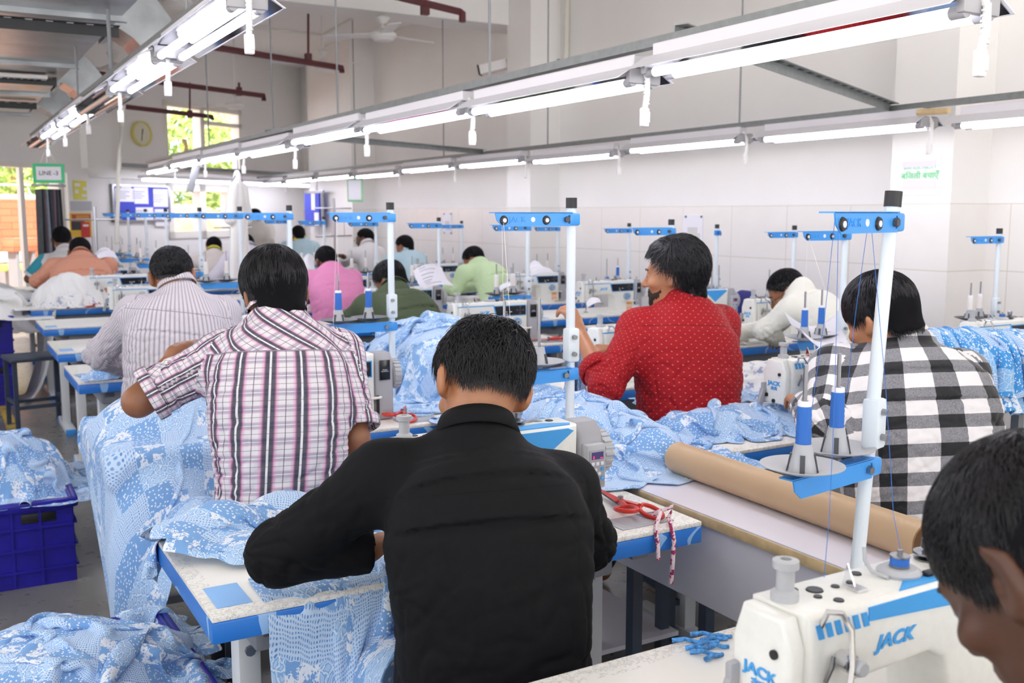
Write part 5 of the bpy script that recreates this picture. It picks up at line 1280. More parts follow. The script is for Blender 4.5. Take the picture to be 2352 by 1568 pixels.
cast.append(dict(label='person standing at the far wall in a stone grey shirt', det=0, yaw=10, N=hp(592, 512, 13.4), C=hp(585, 494, 13.4), hp=10, hy=15, shirt='shirt_grey', stand=1, hz=.95, lean=.0, EL=hp(612, 556, 13.3), ER=hp(620, 556, 13.2), WL=hp(590, 580, 13.2), WR=hp(600, 580, 13.2), seed=11, skin='skin_dark', hair=dict(short, n=0, seed=9)))
cast.append(dict(label='person in a pale blue shirt at the back by the small blue board', det=0, yaw=0, N=hp(690, 552, 12.3), C=hp(685, 534, 12.3), hp=14, shirt='shirt_lightblue', collar_m='yellow', lean=.1, sw=.18, seed=12, hair=dict(short, n=0, seed=10)))
cast.append(dict(label='person in a white shirt and spectacles looking left, in front of the white pier', det=0, yaw=22, N=hp(846, 566, 11.3), C=hp(839, 542, 11.4), hp=8, hy=26, face=1, glasses=1, shirt='shirt_white', lean=.1, sw=.2, EL=hp(792, 600, 11.2), WL=hp(790, 590, 11.0), sr=(.072, .066), seed=13, skin='skin_dark', hair=dict(short, n=0, seed=11)))
cast.append(dict(label='person in a pale blue shirt, head bowed left, behind the olive shirt', det=0, yaw=14, N=hp(936, 578, 10.5), C=hp(929, 559, 10.5), hp=16, hy=16, shirt='shirt_lightblue', lean=.12, sw=.19, seed=14, sr=(.068, .062), hair=dict(short, n=300, seed=12)))
cast.append(dict(label='person in a pale green shirt bent over a wooden-edged table', det=1, yaw=24, N=hp(1102, 604, 9.0), C=hp(1086, 588, 9.05), hp=32, hy=20, shirt='shirt_green', lean=.26, bow=.07, sw=.19, EL=hp(1045, 665, 8.9), sr=(.068, .062), seed=15, collar=False, hair=dict(short, n=900, seed=13)))
cast.append(dict(label='person in an ivory kurta and spectacles leaning forward by the right wall', det=1, yaw=34, face=1, N=hp(1842, 672, 5.6), C=hp(1803, 655, 5.65), hp=34, hy=14, shirt='shirt_kurta', long=1, lean=.34, bow=.08, sw=.19, EL=hp(1752, 758, 5.5), WL=hp(1785, 778, 5.75), H=hp(1900, 800, 5.5)*V(1, 1, 0)+V(0, 0, .58), sr=(.058, .054), seed=16, loose=.01, glasses=1, beard=1, trouser='trouser', collar=True, ch=.6, hair=dict(short, n=1500, th=.012, seed=14)))
PEOPLE = []
for s in cast:
    p = person(s); PEOPLE.append((s, p))
    if not s.get('stand'):
        st = STOOL if id(STOOL) not in used else copy_tree(STOOL); used.add(id(STOOL))
        st.location = (p.location.x, p.location.y-.03, 0); st.rotation_euler = (0, 0, R(s.get('yaw', 0))); tag(st, 'navy steel stool under the %s' % ' '.join(s['label'].split(',')[0].split()[:10]), None, 'navy steel stools')
# ------------------------------------------------------------------ cloth
def print_mat(name, base='#78a6da', light='#b3d0ee', white='#e9eff8', dark='#4a83c6'):
    t = NT(name); co = uvn(t); s0 = t.sep(co); 
    nz = t.node('ShaderNodeTexNoise'); t.l(co, nz.inputs['Vector']); nz.inputs['Scale'].default_value = 22
    wob = t.math('MULTIPLY', t.math('SUBTRACT', nz.outputs[0], .5), .022)
    u = t.math('ADD', s0[0], wob); v = t.math('ADD', s0[1], wob)
    C_ = .078
    cu, cv = t.math('FLOOR', t.math('DIVIDE', u, C_)), t.math('FLOOR', t.math('DIVIDE', v, C_*.9))
    wn = t.node('ShaderNodeTexWhiteNoise', noise_dimensions='3D'); t.l(t.comb(cu, cv, 3.0), wn.inputs['Vector']); rnd = wn.outputs[0]
    # small flowers
    vo = t.node('ShaderNodeTexVoronoi', voronoi_dimensions='2D'); t.l(co, vo.inputs['Vector']); vo.inputs['Scale'].default_value = 88
    pet = t.math('SINE', t.math('MULTIPLY', t.noise(co, 210, 1), 9.0))
    fl = t.math('LESS_THAN', vo.outputs['Distance'], t.math('MULTIPLY_ADD', pet, .13, .29))
    A = t.mix(fl, srgb(base), srgb(white))
    # scrolls
    v2 = t.node('ShaderNodeTexVoronoi', voronoi_dimensions='2D', feature='DISTANCE_TO_EDGE'); v2.inputs['Scale'].default_value = 58
    dv = t.node('ShaderNodeVectorMath', operation='ADD'); t.l(co, dv.inputs[0]); n3 = t.node('ShaderNodeTexNoise'); t.l(co, n3.inputs['Vector']); n3.inputs['Scale'].default_value = 85
    sc3 = t.node('ShaderNodeVectorMath', operation='SCALE'); t.l(n3.outputs['Color'], sc3.inputs[0]); sc3.inputs['Scale'].default_value = .016; t.l(sc3.outputs[0], dv.inputs[1]); t.l(dv.outputs[0], v2.inputs['Vector'])
    ln = t.math('LESS_THAN', t.math('ABSOLUTE', t.math('SUBTRACT', v2.outputs[0], .16)), .06); ln2 = t.math('LESS_THAN', v2.outputs[0], .05)
    B = t.mix(ln, srgb(light), srgb('#86b2e2')); B = t.mix(ln2, B, srgb('#dfeaf7'))
    # toile
    w1 = t.math('GREATER_THAN', t.noise(co, 25, 5, .65), .5); w2 = t.math('GREATER_THAN', t.noise(co, 105, 4, .7), .57)
    Cc_ = t.mix(w1, srgb(base), srgb(white)); Cc_ = t.mix(t.math('MULTIPLY', w2, w1), Cc_, srgb(base))
    # dotted rows
    fu_, fv = t.math('SUBTRACT', frac(t, u, .0058), .5), t.math('SUBTRACT', frac(t, v, .0066), .5)
    dd = t.math('LESS_THAN', t.math('ADD', t.math('MULTIPLY', fu_, fu_), t.math('MULTIPLY', fv, fv)), .085)
    row = t.math('LESS_THAN', frac(t, u, .0232), .25); D = t.mix(dd, srgb('#c3d8f1'), t.mix(row, srgb(base), srgb('#5a8cca')))
    c = t.mix(t.math('GREATER_THAN', rnd, .28), A, B); c = t.mix(t.math('GREATER_THAN', rnd, .52), c, Cc_); c = t.mix(t.math('GREATER_THAN', rnd, .8), c, D)
    geo = t.node('ShaderNodeNewGeometry'); c = t.mix(t.math('MULTIPLY', geo.outputs['Backfacing'], .35), c, srgb(base))
    t.p(Base_Color=c, Roughness=.8); t.b.inputs['Sheen Weight'].default_value = .15; weave(t, .15, 700); return t.m
M['print'] = print_mat('blue_floral_print'); M['print_bright'] = print_mat('bright_blue_print', '#3d94d8', '#8cc3ee', '#eaf2fa', '#2b7cc4')
def white_print(name, spots):
    t = NT(name); co = uvn(t); n = t.noise(co, 26, 4, .6); c = t.mix(t.math('GREATER_THAN', n, spots), srgb('#efeeea'), srgb('#a9b0cf'))
    t.p(Base_Color=c, Roughness=.85); weave(t, .15, 500); return t.m
M['white_cloth'] = white_print('white_cotton_cloth', .8); M['white_print'] = white_print('white_blue_spotted_cloth', .58)
M['navy_cloth'] = mat('navy_cloth', '#2a2c74', .8, sheen=.1); M['tie_dye'] = print_mat('blue_cloth_soft', '#86b1df', '#b9d4f0', '#dce8f5')

def boxf(c, hlf, r=.01):
    c = np.array(c); hlf = np.array(hlf)
    def f(P):
        q = np.abs(P-c)-hlf+r; return np.linalg.norm(np.maximum(q, 0), axis=1)+np.minimum(q.max(1), 0)-r
    return f, (c-hlf, c+hlf)
def sbox(S, lo, hi, r=.012, k=.004):
    lo = np.array(lo, float); hi = np.array(hi, float); f, bb = boxf((lo+hi)/2, (hi-lo)/2, r); S.fn(f, bb, k); return S
def table_sdf(*keys):
    S = SDF()
    for k in keys: x, y = STN[k]; sbox(S, (x, y, TZ-.085), (x+1.22, y+.6, TZ+.002))
    return S
def simulate(P, rest, sdf, steps=120, iters=7, pins=None, floor=.004, damp=.965, g=-9.0, mu=.55, bend=.12, off=.004, every=1, pinmove=None):
    """P: (ny, nx, 3) start; rest: (dx, dy) rest spacing."""
    ny, nx, _ = P.shape; P = P.copy(); v = np.zeros_like(P); dt = 1/60.
    dx, dy = rest; dg = math.hypot(dx, dy)
    def con(a, b, L, st):
        d = b-a; l = np.sqrt((d*d).sum(-1, keepdims=True))+1e-9; c = d*(.5*st*(l-L)/l); a += c; b -= c
    pin0 = None if pins is None else P[pins].copy()
    for s in range(steps):
        old = P.copy(); v[..., 2] += g*dt; P += v*dt
        for it in range(iters):
            for o in (0, 1):
                a, b = P[:, o:nx-1:2], P[:, o+1:nx:2]; m = min(a.shape[1], b.shape[1]); con(a[:, :m], b[:, :m], dx, 1.)
                a, b = P[o:ny-1:2], P[o+1:ny:2]; m = min(a.shape[0], b.shape[0]); con(a[:m], b[:m], dy, 1.)
            for o in (0, 1):
                a, b = P[o:ny-1:2, :-1], P[o+1:ny:2, 1:]; m = min(len(a), len(b)); con(a[:m], b[:m], dg, .35)
                a, b = P[o:ny-1:2, 1:], P[o+1:ny:2, :-1]; m = min(len(a), len(b)); con(a[:m], b[:m], dg, .35)
            if it % 3 == 0:
                for o in range(4):
                    a, b = P[:, o:nx-2:4], P[:, o+2:nx:4]; m = min(a.shape[1], b.shape[1]); con(a[:, :m], b[:, :m], 2*dx, bend)
                    a, b = P[o:ny-2:4], P[o+2:ny:4]; m = min(len(a), len(b)); con(a[:m], b[:m], 2*dy, bend)
                for o in range(8):
                    a, b = P[:, o:nx-4:8], P[:, o+4:nx:8]; m = min(a.shape[1], b.shape[1])
                    if m: con(a[:, :m], b[:, :m], 4*dx, bend*.8)
                    a, b = P[o:ny-4:8], P[o+4:ny:8]; m = min(len(a), len(b))
                    if m: con(a[:m], b[:m], 4*dy, bend*.8)
            if pins is not None: P[pins] = pin0 if pinmove is None else pinmove(pin0, s/steps)
        if s % every == 0 and sdf is not None:
            Q = P.reshape(-1, 3); d = sdf.ev(Q); m = d < off
            if m.any():
                q = Q[m]; e = .002; gr = np.stack([sdf.ev(q+np.array(o))-d[m] for o in ((e, 0, 0), (0, e, 0), (0, 0, e))], 1); gr /= np.maximum(np.linalg.norm(gr, axis=1), 1e-6)[:, None]
                q = q+gr*(off-d[m])[:, None]; o_ = old.reshape(-1, 3)[m]; mv = q-o_; tn = mv-gr*(mv*gr).sum(1)[:, None]; q = q-tn*mu; Q[m] = q
            P = Q.reshape(P.shape)
        if floor is not None:
            lowm = P[..., 2] < floor; P[..., 2] = np.where(lowm, floor, P[..., 2]); P[..., :2] = np.where(lowm[..., None], old[..., :2], P[..., :2])
        v = (P-old)/dt*damp; sp = np.linalg.norm(v, axis=-1, keepdims=True); v *= np.minimum(1, 1.2/np.maximum(sp, 1e-6))
    return P
def cloth_obj(name, P, rest, m, label, cat='cloth', group=None, uv0=(0, 0), sub=1, uvrot=0, thick=0.0015):
    ny, nx, _ = P.shape; idx = np.arange(nx*ny).reshape(ny, nx)
    F = np.stack([idx[:-1, :-1], idx[:-1, 1:], idx[1:, 1:], idx[1:, :-1]], -1).reshape(-1, 4)
    U = np.stack(np.meshgrid(np.arange(nx)*rest[0]+uv0[0], np.arange(ny)*rest[1]+uv0[1]), -1).reshape(-1, 2)
    c, s_ = math.cos(uvrot), math.sin(uvrot); U = U@np.array([[c, s_], [-s_, c]])
    org = P.reshape(-1, 3).mean(0); org[2] = P[..., 2].min()
    o = npmesh(name, P.reshape(-1, 3), F, m, None, org, uv=U[F.ravel()]); o.location = org
    if thick: 
        md = o.modifiers.new('thickness', 'SOLIDIFY'); md.thickness = thick; md.offset = 0
    if sub: md = o.modifiers.new('smooth', 'SUBSURF'); md.levels = sub; md.render_levels = sub
    return tag(o, label, cat, group)
def crumple_start(cx, cy, z, w, h, nx, ny, W, H, seed, rot=0, amp=.03, wave=1.0):
    """a W x H sheet squeezed into a w x h footprint, with random ripples that start the folds"""
    u, v = np.meshgrid(np.linspace(-.5, .5, nx), np.linspace(-.5, .5, ny)); q = np.stack([u.ravel()*W, v.ravel()*H, np.zeros(u.size)], 1)
    nzx = pnoise(q, 6*wave, seed); nzy = pnoise(q, 6*wave, seed+3); nzz = 1.3*pnoise(q, 9*wave, seed+5)+.5*pnoise(q, 20*wave, seed+7)
    x = u.ravel()*w+nzx*.09*w; y = v.ravel()*h+nzy*.09*h; c, s_ = math.cos(rot), math.sin(rot)
    return np.stack([cx+c*x-s_*y, cy+s_*x+c*y, z+amp*(nzz+.6)], 1).reshape(ny, nx, 3)
def heap(name, label, m, c, r, hgt, base, seed, W=None, n=80, rot=0, squeeze=1.75, steps=48, cat='cloth', extra=None, group=None, sub=1, amp=.085, lumps=5):
    """a crumpled sheet settling over a lumpy mound"""
    rg = np.random.RandomState(seed); S = SDF(); S.fn(lambda P: P[:, 2]-base, (np.array([c[0], c[1], base]), np.array([c[0], c[1], base])), .01)
    cr, sr = math.cos(rot), math.sin(rot)
    S.ell((c[0], c[1], base), (r[0]*.8, r[1]*.8, hgt*.75), np.array([[cr, -sr, 0], [sr, cr, 0], [0, 0, 1]]), .05)
    for k in range(lumps):
        a = rg.uniform(0, 2*PI); q = rg.uniform(.15, .6); x, y = math.cos(a)*q*r[0], math.sin(a)*q*r[1]
        S.ell((c[0]+cr*x-sr*y, c[1]+sr*x+cr*y, base+hgt*(1-q)*.62), (r[0]*.33, r[1]*.3, hgt*.36), None, .04)
    if extra: extra(S)
    w, h = 2*r[0]*1.02, 2*r[1]*1.02; W, H = w*squeeze, h*squeeze; ny = int(n*max(1, h/w)) if h > w else n; nx = n if h > w else int(n*w/h)
    P = crumple_start(c[0], c[1], base+hgt*1.02, w, h, nx, ny, W, H, seed, rot, amp)
    rest = (W/(nx-1), H/(ny-1)); P = simulate(P, rest, S, min(steps, 48), 7, floor=base+.003, every=1, mu=.92, bend=.16, damp=.9)
    return cloth_obj(name, P, rest, m, label, cat, group, (seed*.37, seed*.21), sub)
# --- printed cloth on the front table: one piece behind the arm, one hanging down under it
S = table_sdf(('A', 1))
x0, y0 = STN[('A', 1)]
for px, py, dy, r in ((395, 1200, .40, (.09, .09)), (500, 1150, .44, (.11, .08)), (650, 1128, .5, (.11, .08)), (600, 1230, .3, (.1, .06)), (800, 1150, .45, (.1, .1))):
    b = aty(px, py, y0+dy); S.ell((b[0], b[1], TZ), (r[0], r[1], max(.05, b[2]-TZ-.005)), None, .05)
def sheet(W, H, nx, ny, f, seed, amp=.03):
    u, v = np.meshgrid(np.linspace(0, 1, nx), np.linspace(0, 1, ny)); q = np.stack([u.ravel()*W, v.ravel()*H, 0*u.ravel()], 1)
    P = np.stack([np.broadcast_to(c_, u.shape).astype(float) for c_ in f(u, v)], -1)
    P = P+amp*np.stack([.6*pnoise(q, 7, seed), .6*pnoise(q, 7, seed+1), 1.2*pnoise(q, 8, seed+2)+.5*pnoise(q, 18, seed+3)], 1).reshape(ny, nx, 3)
    return P, (W/(nx-1), H/(ny-1))
P, rest = sheet(.98, .74, 110, 84, lambda u, v: (x0-.015+u*.76, y0+.2+v*.38+.14*np.exp(-(u/.35)**2)*(1-v)-.03*u, TZ+.2+0*u), 3, .05)
P = simulate(P, rest, S, 95, 8, floor=.02, mu=.85, bend=.16, damp=.93)
cloth_obj('printed_cloth', P, rest, 'print', 'blue floral cloth bunched on the front sewing table behind the black sleeve', 'cloth', 'blue floral printed cloths', (.1, .2), 1, .35)
bk_ = [p for s_, p in PEOPLE if s_['shirt'] == 'shirt_black'][0].location; bs = [s_ for s_ in cast if s_['shirt'] == 'shirt_black'][0]
S = table_sdf(('A', 1)); S.cap((bk_.x-.12, bk_.y, .56), (x0+.40, y0+.25, .55), .10, .09, .03); S.cap((bk_.x, bk_.y, .5), (bk_.x-.03, bk_.y+.05, .95), .2, .2, .03)
P, rest = sheet(.95, 1.05, 100, 110, lambda u, v: (x0+.17+(u-.0)*(.34+.20*(1-v)), y0-.52+v*.72, TZ+.08+.035*np.sin(u*17+2*v)+0*u), 5, .02)
P = simulate(P, rest, S, 130, 8, floor=.02, mu=.8, bend=.16, damp=.95)
cloth_obj('printed_cloth', P, rest, 'print', 'blue floral cloth hanging over the front table edge under the black sleeve', 'cloth', 'blue floral printed cloths', (1.3, .2), 1, .2)
# --- large piece hanging off the plaid man's table
x0, y0 = STN[('A', 2)]; S = SDF(); sbox(S, (x0-.012, y0-.012, TZ-.09), (x0+1.22, y0+.62, TZ+.004), .02)
pl = [p for s, p in PEOPLE if s['shirt'] == 'shirt_plaid'][0]; bx, by = pl.location.x, pl.location.y
S.cap((bx-.1, by, .56), (bx-.14, by+.42, .55), .1, .085, .03); S.cap((bx, by, .5), (bx, by+.02, .9), .2, .2, .03)
S.ell((x0+.24, y0+.34, TZ), (.22, .2, .05), None, .05); S.ell((x0+.14, y0-.02, .42), (.16, .12, .28), None, .04)
S.ell((x0+.2, y0+.36, TZ), (.2, .18, .13), None, .05)
cq, sq = math.cos(R(-13)), math.sin(R(-13))
P, rest = sheet(1.14, 1.04, 116, 108, lambda u, v: (x0+.02+cq*(u*.80-.04)-sq*((v-1)*1.0), y0+.66+sq*(u*.80-.04)*.5+cq*((v-1)*1.0), TZ+.17+.05*np.sin(u*15)*(1-v)), 12, .04)
pins = np.zeros(P.shape[:2], bool); pins[-1, :] = True
for k in range(P.shape[1]): P[-1, k, 2] = TZ+.02
P = simulate(P, rest, S, 130, 8, floor=.02, mu=.85, bend=.16, damp=.95, pins=pins, off=.02)
cloth_obj('printed_cloth', P, rest, 'print', 'large blue floral cloth hanging off the left end of the plaid-shirted person\'s table', 'cloth', 'blue floral printed cloths', (2.1, .7), 1, -.2)
# --- crates
def make_crate():
    t0 = thing('plastic_crate', '', 'crate'); L, Wd, Hh, th = .60, .60, .36, .012
    m = MB(); m.box((0, 0, .012), (L-.05, Wd-.05, .015))
    for s in (-1, 1):
        m.box((s*(L/2-.012), 0, Hh/2), (th, Wd-.02, Hh)); m.box((0, s*(Wd/2-.012), Hh/2), (L-.02, th, Hh))
    obj('basin', m, 'crate', t0, False)
    m = MB()
    for s in (-1, 1): m.box((s*(L/2-.004), 0, Hh-.02), (.034, Wd+.012, .04), .008); m.box((0, s*(Wd/2-.004), Hh-.02), (L+.012, .034, .04), .008)
    obj('rim', m, 'crate', t0)
    m = MB()
    for s in (-1, 1):
        for z in (.07, .16, .25): m.box((s*(L/2-.002), 0, z), (.014, Wd-.02, .01)); m.box((0, s*(Wd/2-.002), z), (L-.02, .014, .01))
        for k in (-.25, -.08, .09, .25): m.box((s*(L/2-.003), k*Wd*1.1, Hh/2), (.012, .01, Hh-.03)); m.box((k*L*1.1, s*(Wd/2-.003), Hh/2), (.01, .012, Hh-.03))
    obj('ribs', m, 'crate', t0, False)
    obj('handle_slot', MB().box((.16, -Wd/2+.004, Hh-.07), (.13, .008, .04), .003), 'black', t0)
    return t0
CRATE = make_crate()
cr1 = inst(CRATE, (.155, 4.73, 0), R(-1), 'blue plastic crate full of blue cloth, on the floor left of the plaid shirt', 'blue plastic crates')
cr2 = inst(CRATE, (.235, 2.70, 0), R(2), 'blue plastic crate overflowing with blue cloth at the bottom left corner', 'blue plastic crates')
cr3 = inst(CRATE, (.22, 9.15, 0), 0, 'blue plastic crate behind the stool, heaped with white cloth', 'blue plastic crates')
cr4 = inst(CRATE, (.22, 9.15, .365), 0, 'upper blue crate stacked behind the stool at far left', 'blue plastic crates')
heap('cloth_heap', 'blue floral cloth heaped in the crate left of the plaid shirt', M['print'], (.2, 4.75), (.32, .30), .28, .34, 21, group='heaped blue cloth')
def rim(S): sbox(S, (.505, 2.4, .0), (.535, 3.0, .372), .01); sbox(S, (-.06, 2.99, 0), (.535, 3.02, .372), .01)
heap('cloth_heap', 'blue floral cloth overflowing from the crate at the bottom left corner', M['print'], (.2, 2.66), (.36, .36), .22, .30, 33, n=86, extra=rim, group='heaped blue cloth', squeeze=1.85, amp=.1)
# pieces thrown over the right rim of that crate
S = SDF(); sbox(S, (.50, 2.3, .0), (.535, 3.0, .375), .012); sbox(S, (-.1, 2.3, 0), (.5, 3.0, .24), .02)
nx, ny = 46, 80; W, H = .42, .62*1.5; P = crumple_start(.50, 2.72, .47, .40, .56, nx, ny, W*1.1, H, 41, 0, .05); rest = (W*1.1/(nx-1), H/(ny-1)); P = simulate(P, rest, S, 80, 7, mu=.7)
cloth_obj('cloth_piece', P, rest, 'print', 'blue cloth slung over the right rim of the bottom left crate', 'cloth', 'heaped blue cloth', (4, 1))
# --- heaps on the aisle boards
heap('cloth_heap', 'tall heap of blue cloth on the far aisle board, behind the black-haired head', M['tie_dye'], (1.93, 4.1), (.34, .62), .37, TZ, 52, n=84, group='heaped blue cloth', squeeze=1.9, amp=.12, lumps=8)
heap('cloth_heap', 'lower blue cloth heap spilling along the board beyond the kraft tube', M['print'], (1.88, 2.78), (.25, .52), .17, TZ, 57, n=64, group='heaped blue cloth', squeeze=1.8, amp=.08)
heap('cloth_run', 'long twist of blue cloth running to the check-shirted person\'s machine', M['print'], (2.45, 2.66), (.42, .15), .085, TZ, 63, n=44, rot=-.16, group='heaped blue cloth', squeeze=1.8, amp=.06, steps=60)
heap('cloth_piece', 'small blue cloth lying behind the check-shirted person\'s machine, by the red shirt', M['print'], (2.75, 3.16), (.28, .09), .07, TZ, 66, n=34, rot=-.2, squeeze=1.5, group='heaped blue cloth', steps=50)
heap('cloth_piece', 'small crumpled blue cloth at the elbow of the striped shirt', M['print'], (STN[('A', 3)][0]+.2, STN[('A', 3)][1]+.12), (.15, .1), .08, TZ, 69, n=30, squeeze=1.5, group='heaped blue cloth', steps=50)
heap('cloth_heap', 'white spotted cloth heap by the wall-side table, right of the red shirt', M['white_print'], (3.2, 3.3), (.3, .22), .2, TZ-.06, 71, n=40, squeeze=1.5, group='heaped white cloth', steps=50)
heap('cloth_heap', 'navy cloth bundle beside the ivory kurta', M['navy_cloth'], tuple(atz(1712, 735, TZ)[:2]), (.16, .14), .26, TZ, 73, n=40, squeeze=1.6, steps=50)
heap('cloth_piece', 'crumpled white cloth on the table edge in front of the ivory kurta', M['white_cloth'], (4.05, 4.5), (.2, .1), .06, TZ, 74, n=30, squeeze=1.5, group='heaped white cloth', steps=40)
x, y = STN[('A', 6)]
heap('cloth_heap', 'white cloth piled on the table in front of the salmon shirt', M['white_cloth'], (x+.32, y+.26), (.36, .26), .33, TZ, 77, n=54, squeeze=1.6, group='heaped white cloth', steps=60)
heap('cloth_heap', 'folded white spotted cloth under the white pile on the salmon shirt\'s table', M['white_print'], (x+.3, y+.12), (.3, .12), .13, TZ, 78, n=40, squeeze=1.6, group='heaped white cloth', steps=50)
heap('cloth_heap', 'white cloth heaped on the stacked crates at the left edge', M['white_cloth'], (.28, 9.15), (.42, .4), .3, .70, 79, n=48, squeeze=1.6, group='heaped white cloth', steps=60)
p = aty(20, 680, 10.6); heap('cloth_heap', 'grey-white cloth heap at the far left, below the big opening', M['white_cloth'], (p[0]-.1, 10.6), (.6, .5), .5, .45, 80, n=44, squeeze=1.5, group='heaped white cloth', steps=50)
p = atz(440, 575, .85); heap('cloth_heap', 'white cloth heaped under the low window at the back', M['white_cloth'], (p[0], p[1]), (.7, .4), .3, .85, 81, n=44, squeeze=1.5, group='heaped white cloth', steps=50, rot=FROT)
heap('cloth_piece', 'pink and white cloth behind the spool trays near the green shirt', mat('pink_print_cloth', '#d8a9b8', .8, nscale=40, namt=.4), tuple(atz(1165, 668, TZ+.08)[:2]), (.2, .12), .1, TZ, 83, n=30, squeeze=1.5, steps=40)
heap('cloth_piece', 'grey-white crumpled cloth left of the plaid shirt\'s thread trays', M['white_print'], (1.86, 4.95), (.2, .2), .14, TZ-.1, 84, n=34, squeeze=1.5, group='heaped white cloth', steps=40)
# white cloth hanging off the end of the salmon shirt's table
S = table_sdf(('A', 6)); x, y = STN[('A', 6)]
P, rest = sheet(.5, .95, 44, 72, lambda u, v: (x-.42+v*.62, y+.02+u*.36, TZ+.12+.03*np.sin(u*16)), 88, .03)
pins = np.zeros(P.shape[:2], bool); pins[-1, :] = True; P[-1, :, 2] = TZ+.1
P = simulate(P, rest, S, 100, 6, mu=.8, pins=pins)
cloth_obj('hanging_cloth', P, rest, 'white_cloth', 'white cloth hanging to the floor off the left table end, behind the stool', 'cloth', 'heaped white cloth')
# --- cloth held up by the man in red
red = [s for s in cast if s['shirt'] == 'shirt_red'][0]
A_ = np.array(red['WL'])+V(.02, .06, .1); B_ = np.array(red['WR'])+V(-.05, .06, .0)
nx, ny = 44, 56; W, H = .5, .62; u, v = np.meshgrid(np.linspace(0, 1, nx), np.linspace(0, 1, ny)); q = np.stack([u.ravel()*W, v.ravel()*H, 0*u.ravel()], 1)
top = A_+(B_-A_)*u[..., None]; P = top+np.stack([-.06*v*1.0+.0*u, .02*v, -v*H*.98], -1)+.03*np.stack([pnoise(q, 6, 91), pnoise(q, 6, 92), 0*u.ravel()], 1).reshape(ny, nx, 3)*v[..., None]
S = table_sdf(('B', 1)); x, y = STN[('B', 1)]
pins = np.zeros((ny, nx), bool); pins[0, :5] = True; pins[0, -5:] = True
rest = (W/(nx-1), H/(ny-1)); P = simulate(P, rest, S, 60, 7, pins=pins, floor=TZ+.01)
cloth_obj('printed_cloth', P, rest, 'tie_dye', 'blue cloth held up between the hands of the red-shirted person', 'cloth', 'blue floral printed cloths', (6, 2))
# --- frilled cloth hung on a grey rack at the right
rk = thing('cloth_rack', 'low grey steel rack under the frilled blue cloth at the right', 'rack', (2.98, 2.14, 0))
for xx in (-.3, .34): obj('post', MB().box((xx, 0, .5), (.03, .03, 1.0)), 'leg_gray', rk, False)
ra, rb = V(2.68, 2.2, 1.08), V(3.32, 2.14, 1.0)
obj('bar', MB().cyl(Vector(ra-V(2.98, 2.14, 0)), Vector(rb-V(2.98, 2.14, 0)), .02, n=12), 'leg_gray', rk)
for k in range(2):
    S = SDF(); S.cap(ra, rb, .05+.03*k, .09+.03*k, .02); S.cap(ra+V(0, -.05, -.22), rb+V(0, -.05, -.25), .1, .12, .05)
    ax_ = rb-ra; nf = 15+3*k
    P, rest = sheet(2.3, .6, 190, 44, lambda u, v: (ra[0]+ax_[0]*u+.012*np.cos(u*nf*6.28), ra[1]+ax_[1]*u+(v-.45)*.46+.035*np.sin(u*nf*6.28+k)*(1.2-v), ra[2]+ax_[2]*u+.12+.03*k+.045*np.sin(u*nf*6.28+1+2*v)), 95+k, .015)
    P = simulate(P, rest, S, 46, 7, mu=.95, bend=.2, damp=.9)
    cloth_obj('frilled_cloth', P, rest, 'print_bright', ['bright blue frilled cloth slung over the rack at the right edge, outer layer', 'inner layer of the bright blue frilled cloth on the right-hand rack'][1-k], 'cloth', 'frilled blue cloths', (8+k, 3))
# ------------------------------------------------------------------ things on walls and tables
def onfar(name, label, cat, x0, y0, x1, y1, m, off=.03, th=.02, part=None, tagit=True):
    u0, u1 = fu(x0, (y0+y1)/2), fu(x1, (y0+y1)/2); z1, z0 = fz((x0+x1)/2, y0), fz((x0+x1)/2, y1)
    mb = fbox(MB(), u0, u1, z0, z1, off-th, off); o = obj(name, mb, m, part, False)
    if tagit: tag(o, label, cat)
    return o
def far_text(s, px, py, size, m, parent, off=.035, **k):
    p = far(px, py, off); return text('lettering', s, size, m, parent, tuple(p), (PI/2, 0, FROT), **k)
# clock
p = far(323, 307, .02); ck = thing('wall_clock', 'round yellow-rimmed wall clock beside the high window', 'clock', tuple(p), FROT)
r = .17
obj('rim', MB().lathe([(r*.86, 0), (r*.88, .04), (r, .045), (r, 0)], n=36, rot=(PI/2, 0, 0)), 'clock_rim', ck)
obj('dial', MB().cyl((0, 0, 0), (0, -.025, 0), r*.88, n=36), 'clock_face', ck)
obj('hand', MB().box((.0, -.03, -.045), (.008, .004, .1)), 'ink', ck, rot=(0, R(8), 0)); obj('hand', MB().box((.0, -.034, .03), (.012, .004, .07)), 'ink', ck, rot=(0, R(10), 0))
# large pin board
pb = onfar('pin_board', 'large blue pin board with white sheets on the far wall', 'board', 257, 428, 385, 508, 'board_blue', .03, .025)
fr_ = MB(); 
for (a, b, c, d) in ((255, 425, 387, 429), (255, 505, 387, 509), (255, 425, 259, 509), (383, 425, 387, 509)):
    fbox(fr_, fu(a), fu(c), fz(321, d), fz(321, b), .0, .045)
obj('frame', fr_, 'steel', pb, False)
for (x0, y0, x1, y1) in ((260, 432, 303, 463), (304, 430, 336, 468), (348, 434, 382, 475), (308, 476, 348, 506), (352, 480, 383, 519), (274, 425, 297, 432)):
    sh = onfar('sheet', None, None, x0, y0, x1, y1, 'paper', .036, .004, pb, False)
for (x, y, w_) in ((281, 440, .25), (320, 440, .2), (365, 448, .18), (328, 484, .22), (367, 488, .2)):
    m = MB()
    for k in range(4):
        q = far(x, y+5*k, .039); u_ = float(np.dot(q-FAR0, FDIR)); fbox(m, u_-w_*.6, u_+w_*(.5-.25*(k % 2)), q[2]-.008, q[2]+.008, .037, .039)
    obj('print_lines', m, mat('pale_ink', '#b9bccb', .6), pb, False)
